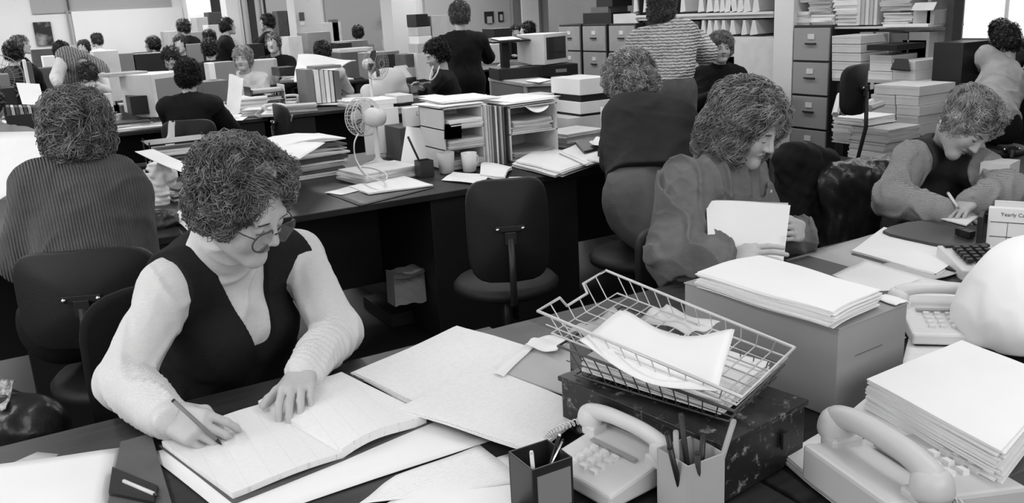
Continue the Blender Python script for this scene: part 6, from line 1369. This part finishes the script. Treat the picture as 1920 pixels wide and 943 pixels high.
# far rows
far = [('woman with dark hair leaning over files at the far left desk', 118, 96, 11.2, rh*.9-fh*.3, H_BLK, BLK_CLOTH, {}),
 ('round-faced person with dark fringe behind the striped woman', 157, 90, 14.0, -fh-rh*.1, H_BLK, BLK_CLOTH, dict(detail=True)),
 ('person with short dark hair and pale shirt near the back wall', 180, 76, 16.0, -rh*.8+fh*.2, H_DARK, WHITE_CLOTH, {}),
 ('person with grey-brown hair at the far left below the poster', 41, 85, 11.5, fh*.2+rh*.9, H_MID, BLK_CLOTH, {}),
 ('dark-haired person lowest at the far left holding a white sheet', 26, 100, 10.2, fh-rh*.2, H_BLK, BLK_CLOTH, {}),
 ('dark-haired worker sitting beside the long white board', 285, 85, 13.5, -rh, H_BLK, BLK_CLOTH, {}),
 ('woman in dark round-necked jumper writing behind the dark-haired woman', 322, 112, 9.4, -fh*.9+rh*.2, H_BLK, cloth('mid_jumper', .06, .3), dict(detail=True, fd=nrm(-fh-UPZ*.8))),
 ('dark-haired worker just behind the writing woman', 338, 84, 11.5, -fh, H_DARK, BLK_CLOTH, {}),
 ('standing person in dark waistcoat below the white board', 342, 52, 13.5, -rh*.7+fh*.2, H_DARK, BLK_CLOTH, dict(stand=True)),
 ('small dark-haired worker right of the waistcoated person', 394, 72, 13.0, fh, H_BLK, BLK_CLOTH, {}),
 ('dark-haired worker with back turned behind the fair woman', 395, 92, 10.5, fh, H_BLK, BLK_CLOTH, {}),
 ('standing person in dark clothes leaning between the columns', 428, 50, 12.8, fh*.3+rh*.8, H_BLK, BLK_CLOTH, dict(stand=True)),
 ('fair-haired woman in white blouse facing the camera at the third row', 455, 112, 8.9, -fh, H_FAIR, WHITE_CLOTH, dict(detail=True, n=900, eyes='open', big=1.1)),
 ('person in black stretching across the desk by the third column', 500, 42, 13.2, -rh*.9, H_BLK, BLK_CLOTH, dict(stand=True, lean=-.35)),
 ('fair-haired worker bowed over a white sheet', 512, 82, 11.5, -fh, H_MID, BLK_CLOTH, {}),
 ('dark-haired worker behind the draped white sheets', 605, 98, 10.0, fh, H_BLK, WHITE_CLOTH, {}),
 ('far worker in grey by the filing drawers', 672, 62, 14.5, fh, H_BLK, cloth('mid_grey_cloth', .13, .2), {}),
 ('left of two far workers beyond the copy stand', 967, 62, 14.0, -fh, H_BLK, BLK_CLOTH, {}),
 ('right of two far workers beyond the copy stand', 988, 58, 13.4, -rh, H_BLK, cloth('mid_grey_cloth', .13, .2), {})]
for l, hx, hy, d, f, hm, tp, kw_ in far: worker(l, hx, hy, d, f, hm, tp, **{**dict(n=250, gap=True), **kw_})
worker('partly seen worker in pale sleeve at the left edge', -22, 190, 5.4, fh, H_DARK, cloth('pale_sleeve', .30, .3), n=100, width=.2)
# ------------------------------------------------------------------ far clutter on the back rows
r9 = np.random.default_rng(5)
sheet('hanging_listing', 'white sheet drooping over the left desk edge above the grey wavy hair', None, th=.002, material=paper, cat='sheet', pts=[pxw(42, 196, 8.0), pxw(84, 197, 8.0), pxw(74, 158, 8.3), pxw(30, 156, 8.3)])
for i in range(8): ybox('upright_file', '%s upright file in the rack at the left above the propped printout' % ORD[i], 18+8*i, 24+8*i, 200, 262, 7.95, .25, [card_d, paper_l, card_d, paper_g][i % 4], 'file', 'files in the rack at the left')
ybox('wire_rack', 'dark rack behind the upright files at the left', 14, 84, 214, 262, 7.925, .02, steel_d, 'rack')
items = [  # name, label, cat, x0,x1,yt,yb,Y,dep,mat
 ('paper_pile', 'white papers at the left end of the third row', 'papers', 0, 38, 188, 197, 8.2, .3, paper), ('box', 'dark box at the left end of the third row', 'box', 0, 30, 165, 188, 8.4, .3, black), ('paper_pile', 'flat white papers along the left desk of the third row', 'papers', -20, 200, 157, 161, 8.9, .3, paper),
 ('carton', 'grey screen casing at the left edge', 'carton', -15, 18, 140, 158, 8.9, .3, grey_pl), ('paper_pile', 'white stack right of the far left dark box', 'papers', 52, 100, 150, 158, 9.0, .3, paper), ('paper_pile', 'pale folders below the poster', 'papers', 62, 95, 118, 128, 11.5, .3, paper_l), ('box', 'dark box under the pale folders below the poster', 'box', 50, 104, 128, 140, 11.4, .3, card_d), ('carton', 'white box left of the leaning dark-haired woman', 'carton', 80, 104, 105, 118, 11.8, .3, paper), ('paper_pile', 'white sheets above the grey stack by the poster', 'papers', 66, 84, 84, 90, 14.5, .3, paper), ('box', 'dark long tray below the poster', 'box', 58, 110, 92, 98, 14.4, .3, card_d), ('paper_pile', 'dark folders on the last row at the left', 'papers', 84, 112, 80, 86, 14.6, .3, card_d),
 ('upright_file', 'tall white binder standing at the left of the third row', 'file', 46, 52, 112, 150, 9.2, .2, paper), ('upright_file', 'dark binder next to the tall white binder', 'file', 53, 62, 116, 150, 9.2, .2, card_d), ('paper_pile', 'white papers under the striped woman', 'papers', 96, 130, 150, 158, 8.7, .3, paper_l),
 ('carton', 'pale tall carton behind the computer terminal', 'carton', 178, 225, 95, 140, 11.4, .4, paper_l), ('typewriter_box', 'dark machine on the fourth row right of the terminal', 'machine', 252, 308, 100, 118, 11.5, .3, black), ('box', 'grey box right of the pale tall carton', 'box', 222, 250, 100, 112, 11.5, .3, grey_pl), ('shelf_papers', 'dark books on the fourth row near the jumper woman', 'books', 296, 322, 96, 106, 12, .3, card_d),
 ('cabinet', 'grey cabinet under the white board at its right end', 'cabinet', 318, 352, 58, 92, 15.5, .5, paper_g), ('cabinet', 'dark cabinet beside the grey one below the column', 'cabinet', 352, 384, 60, 96, 15.3, .5, cabm), ('board_screen', 'grey display screen behind the workers near the first column', 'screen', 352, 380, 82, 106, 11.8, .1, grey_pl), ('carton', 'upright brown carton between the first two columns', 'carton', 370, 392, 32, 78, 16.5, .5, manila), ('carton', 'mottled carton behind the dark standing person', 'carton', 392, 425, 46, 84, 15.2, .4, paper_l), ('cabinet', 'dark framed shelf between the first two columns', 'cabinet', 392, 430, 22, 46, 16.8, .4, mat('dkshelf', .04, .6)),
 ('tray_stack', 'grey screen behind the fair woman', 'screen', 400, 442, 116, 146, 9.2, .2, grey_pl), ('paper_pile', 'white papers on the desk in front of the fair woman', 'papers', 430, 500, 147, 158, 8.5, .3, paper), ('white_lamp', 'white box end left of the fair woman', 'box', 392, 404, 118, 150, 8.9, .2, paper), ('paper_pile', 'white bag on the fourth row left of the fair woman', 'bag', 396, 430, 95, 112, 10.3, .3, paper), ('paper_pile', 'white papers right of the standing dark person', 'papers', 466, 496, 74, 80, 12.6, .3, paper), ('box', 'black machine below the person stretching', 'machine', 468, 495, 82, 96, 12.2, .3, black),
 ('box', 'dark cupboard left of the third column', 'cupboard', 540, 562, 20, 66, 14.8, .4, mat('dkcup', .07, .6)), ('box', 'dark box on the shelf left of the third column', 'box', 520, 538, 20, 38, 14.8, .3, card_d), ('carton', 'dark carton below the cupboard by the third column', 'carton', 520, 562, 40, 70, 14.5, .4, mat('midgrey', .12, .6)), ('table', 'white-topped side table left of the third column', 'table', 540, 566, 68, 74, 12.5, .4, paper_l), ('wall_notice', 'small dark notice pinned on the third column', 'notice', 561, 571, 23, 39, 14.15, .01, card_d), ('wall_notice', 'small white notice pinned below the dark one on the third column', 'notice', 563, 571, 41, 48, 14.15, .01, paper),
 ('cabinet', 'dark filing drawers right of the third column', 'cabinet', 578, 622, 60, 108, 12.9, .5, cabm), ('carton', 'pale carton on the far desk behind the drawers', 'carton', 600, 640, 42, 70, 16, .4, paper_g), ('box', 'dark small box on the pale carton', 'box', 622, 634, 36, 44, 16, .2, card_d), ('paper_pile', 'white papers on the long far counter', 'papers', 622, 640, 70, 77, 13.4, .3, paper), ('counter', 'long grey counter behind the wire-guard fan', 'counter', 622, 690, 77, 86, 13.5, .5, mat('midgrey2', .2, .6)), ('box', 'dark machine on the long grey counter', 'machine', 632, 660, 80, 92, 12.6, .3, black), ('ledge', 'pale ledge below the dark machine', 'ledge', 636, 700, 90, 97, 11.9, .3, paper_l), ('box', 'dark box behind the wire-guard fan', 'box', 640, 690, 97, 120, 11.6, .4, card_d),
 ('carton', 'grey divider left of the fourth column', 'divider', 722, 744, 74, 116, 12.3, .1, paper_g), ('wall_notice', 'dark notice on the wall left of the fourth column', 'notice', 717, 728, 25, 39, 17.9, .02, card_d),
 ('paper_pile', 'white papers on the desk right of the fourth column', 'papers', 748, 790, 113, 122, 10.2, .3, paper), ('box', 'dark box on the papers right of the fourth column', 'box', 760, 790, 101, 113, 10.3, .3, card_d), ('paper_pile', 'pale papers behind the necklace woman', 'papers', 776, 812, 98, 107, 10.0, .3, paper_l), 
 ('upright_file', 'white upright folders left of the necklace woman', 'file', 786, 800, 124, 158, 8.6, .2, paper), ('upright_file', 'grey upright panel left of the white upright folders', 'panel', 764, 784, 126, 170, 8.8, .2, paper_g),
 ('table', 'dark small table before the two far workers', 'table', 926, 958, 53, 58, 12.8, .4, black), ('monitor', 'grey computer case behind the copy stand', 'case', 920, 950, 82, 118, 10.6, .3, paper_l), ('sheet', 'pale curtain panel behind the two far workers', 'curtain', 978, 1010, -40, 62, 17.9, .04, paper),
 ('desk_stuff', 'dark tray on the papers in front of the seated woman facing us', 'tray', 1290, 1330, 176, 186, 6.1, .2, black), ('paper_pile', 'crumpled papers in front of the seated woman facing us', 'papers', 1306, 1346, 153, 168, 6.4, .3, paper_l), ('paper_pile', 'white sheet in front of the seated woman facing us', 'papers', 1330, 1352, 156, 162, 6.3, .2, paper)]
ROWS = [(7.92, 9.38), (11.32, 12.78), (14.66, 15.54)]
for nm, l, c, x0, x1, yt, yb, Y, dep, m_ in items:
    xm = (x0+x1)/2; wallish = nm in ('wall_notice', 'sheet') or 'held high' in l or 'hip' in l
    if not wallish:
        if nm in ('cabinet', 'counter', 'table', 'desk_stuff') or c in ('cupboard', 'divider', 'board') or Y > 15.9 or Y < 7: base = 0. if Y > 7 else .742
        else:
            base = .742; Yp = P(xm, yb, .742)[1] if yb > 60 else Y; Yp = min(Yp, 16); Yc = Y if abs(Yp-Y) > 2 else Yp
            best = min(ROWS, key=lambda r: 0 if r[0] <= Yc <= r[1] else min(abs(Yc-r[0]), abs(Yc-r[1]))); Y = min(max(Yc, best[0]), best[1]-dep)
        zb = pxw(xm, yb, Y)[2]; k_ = (yb-yt)/max(pxw(xm, yt, Y)[2]-zb, .001)
        zt_ = pxw(xm, yt, Y)[2]
        if zt_ < base+.03: zt_ = base+.03
        if 'paper' in nm: zt_ = min(zt_, base+.14)
        a, b = pxw(x0, (yt+yb)/2, Y), pxw(x1, (yt+yb)/2, Y)
        if 'paper' in nm and zt_-base < .3: paper_stack('paper_pile', l, ((a[0]+b[0])/2, Y+dep/2, base), b[0]-a[0], dep, zt_-base, max(3, int((zt_-base)/.012)), r9.uniform(-.1, .1), m_, c, None, int(x0)+900, .012, .06)
        else: tag(MB().box(((a[0]+b[0])/2, Y+dep/2, (zt_+base)/2), (b[0]-a[0], dep, zt_-base)).build(nm if 'paper' not in nm else 'box', m_, None, True, bevel=.006), l, c)
        continue
    if 'paper' in nm or nm == 'sheet_':
        xm, ym = (x0+x1)/2, (yt+yb)/2; a, b = pxw(x0, ym, Y), pxw(x1, ym, Y); t, u = pxw(xm, yt, Y)[2], pxw(xm, yb, Y)[2]
        paper_stack('paper_pile', l, ((a[0]+b[0])/2, Y+dep/2, u), b[0]-a[0], dep, t-u, max(3, int((t-u)/.012)), r9.uniform(-.1, .1), m_, c, None, int(x0)+900, .012, .06)
    else: ybox(nm, l, x0, x1, yt, yb, Y, dep, m_, c, bevel=.006)
YK = 9.0
for nm, l, c, x0, x1, yt, yb, m_ in [('carton', 'pale carton at the foot of the stack beside the necklace woman', 'carton', 783, 812, 98, 152, paper_l), ('carton', 'grey carton second in the stack beside the necklace woman', 'carton', 783, 810, 82, 98, paper_g), ('carton', 'white carton third in the stack beside the necklace woman', 'carton', 785, 810, 67, 82, paper), ('carton', 'pale carton fourth in the stack beside the necklace woman', 'carton', 783, 808, 50, 67, manila), ('box', 'dark box topmost in the stack beside the necklace woman', 'box', 780, 803, 26, 50, black), ('carton', 'tall brown carton between the tall stack and the standing woman in black', 'carton', 813, 842, 28, 152, manila)]: ybox(nm, l, x0, x1, yt, yb, YK, .25, m_, c, bevel=.005)
desk(4.9, 6.2, 5.95, 6.75, 'dark desk of the seated woman facing the camera')
dk = desk(5.0, 5.9, 6.8, 7.0, 'x') if False else None
monitor('computer screen turned away behind the fair woman', (*D(488, 118, 9.6)[:2], .86), radians(170), .36, .30, .3, cream_pl, screen, False)
monitor('far computer terminal by the grey divider', (*D(705, 95, 11.0)[:2], .80), radians(15), .44, .32, .36, grey_pl, screen, False)
low_phone('white telephone on the fourth row behind the box files', (*D(540, 118, 9.6)[:2], .90), radians(-30), 1.0)
ybox('phone_shelf', 'dark wire shelf under the fourth row telephone', 524, 556, 126, 142, 9.3, .3, steel_d, 'shelf')
desk_fan('large round fan at the left edge behind the third row', (*pxw(-4, 140, 10.0)[:2], .742), 0, .22, .42, 0, mat('fan_grey', .30, .4), mat('fan_blade', .06, .4), grey_pl)
hg = MB(); c = pxw(499, 38, 14.0); hg.tube([c+np.array([0, 0, 1.6]), c], .02, 6); tag(hg.build('hanging_cable', black, None, True), 'black cable hanging between the second and third columns', 'cable')
# sheaf in the reading woman's hands
sheet('held_papers', 'sheaf of white papers held up by the shaggy-haired woman', None, th=.003, material=paper, cat='papers', pts=[D(1328, 462, 2.62), D(1468, 500, 2.68), D(1482, 388, 2.78), D(1324, 380, 2.72)], nx=10, ny=10, curl=lambda u, v: .004*sin(3*u), wav=.002)
sheet('held_papers', 'second sheet showing behind the held sheaf of papers', None, th=.001, material=paper, cat='papers', pts=[D(1332, 455, 2.63), D(1470, 480, 2.69), D(1478, 382, 2.79), D(1330, 377, 2.73)], nx=8, ny=8, wav=.002)
sheet('note_book', 'pale notebook under the hands of the curly fair woman', [(1100, 300), (1125, 290), (1165, 300), (1145, 310)], .79, .008, paper, 'notebook', wav=0)

# small countable clutter on the rows behind
def scatter(name, label, cat, group, spots, mats_, seed):
    r = np.random.default_rng(seed)
    for i, (x, y) in enumerate(spots):
        w, d, h = r.uniform(.2, .34), r.uniform(.16, .26), r.uniform(.012, .07)
        o = stack_mesh(w, d, h, max(2, int(h/.008)), seed*50+i, .01, .08, .0006).build(name, mats_[i % len(mats_)])
        o.location = (x, y, .742); o.rotation_euler = (0, 0, r.uniform(-.6, .6)); tag(o, label, cat, group)
rs_ = np.random.default_rng(77)
scatter('paper_pile', 'small pile of papers among the clutter along the third desk row', 'papers', 'small piles on the third row', [(x+rs_.uniform(-.08, .08), y) for x in np.arange(-.5, 4.0, .42) for y in (8.15, 8.95) if not (1.2 < x < 2.0 and y < 8.5)], [paper, paper_l, paper, paper_g, card_d], 3)
scatter('paper_pile', 'small pile of papers among the clutter along the fourth desk row', 'papers', 'small piles on the fourth row', [(x+rs_.uniform(-.1, .1), y) for x in np.arange(-.6, 4.4, .5) for y in (11.55, 12.4)], [paper, card_d, paper_l, paper, paper_g], 4)
scatter('paper_pile', 'small pile of papers on the last desk row below the white board', 'papers', 'small piles on the last row', [(x+rs_.uniform(-.1, .1), 14.95) for x in np.arange(.2, 4.3, .5)], [paper, paper_l, card_d], 5)
area('window_or_fill_light', (XL+.3, 2.2, 1.9), (5, 1.8), 135, (0, radians(-72), 0))
area('window_or_fill_light', (XL+.3, 10.5, 1.9), (6, 1.8), 120, (0, radians(-72), 0))
for i, x in enumerate((-1, 2.2, 5.4, 8.6)):
    for j, y in enumerate((.8, 4.2, 7.6, 11, 14.4)):
        area('ceiling_tube_light', (x, y, 2.93), (.35, 2.2), (24, 31, 44, 52, 58)[j])
area('ceiling_tube_light', (3.5, 16.6, 2.93), (12, .35), 200)
area('ceiling_tube_light', (10, 5, 2.93), (.35, 4), 90)
area('window_or_fill_light', (.6, -1.35, 2.1), (3.2, 1.2), 52, (radians(72), 0, 0))  # added fill behind the camera for face, collar and carton, not a window
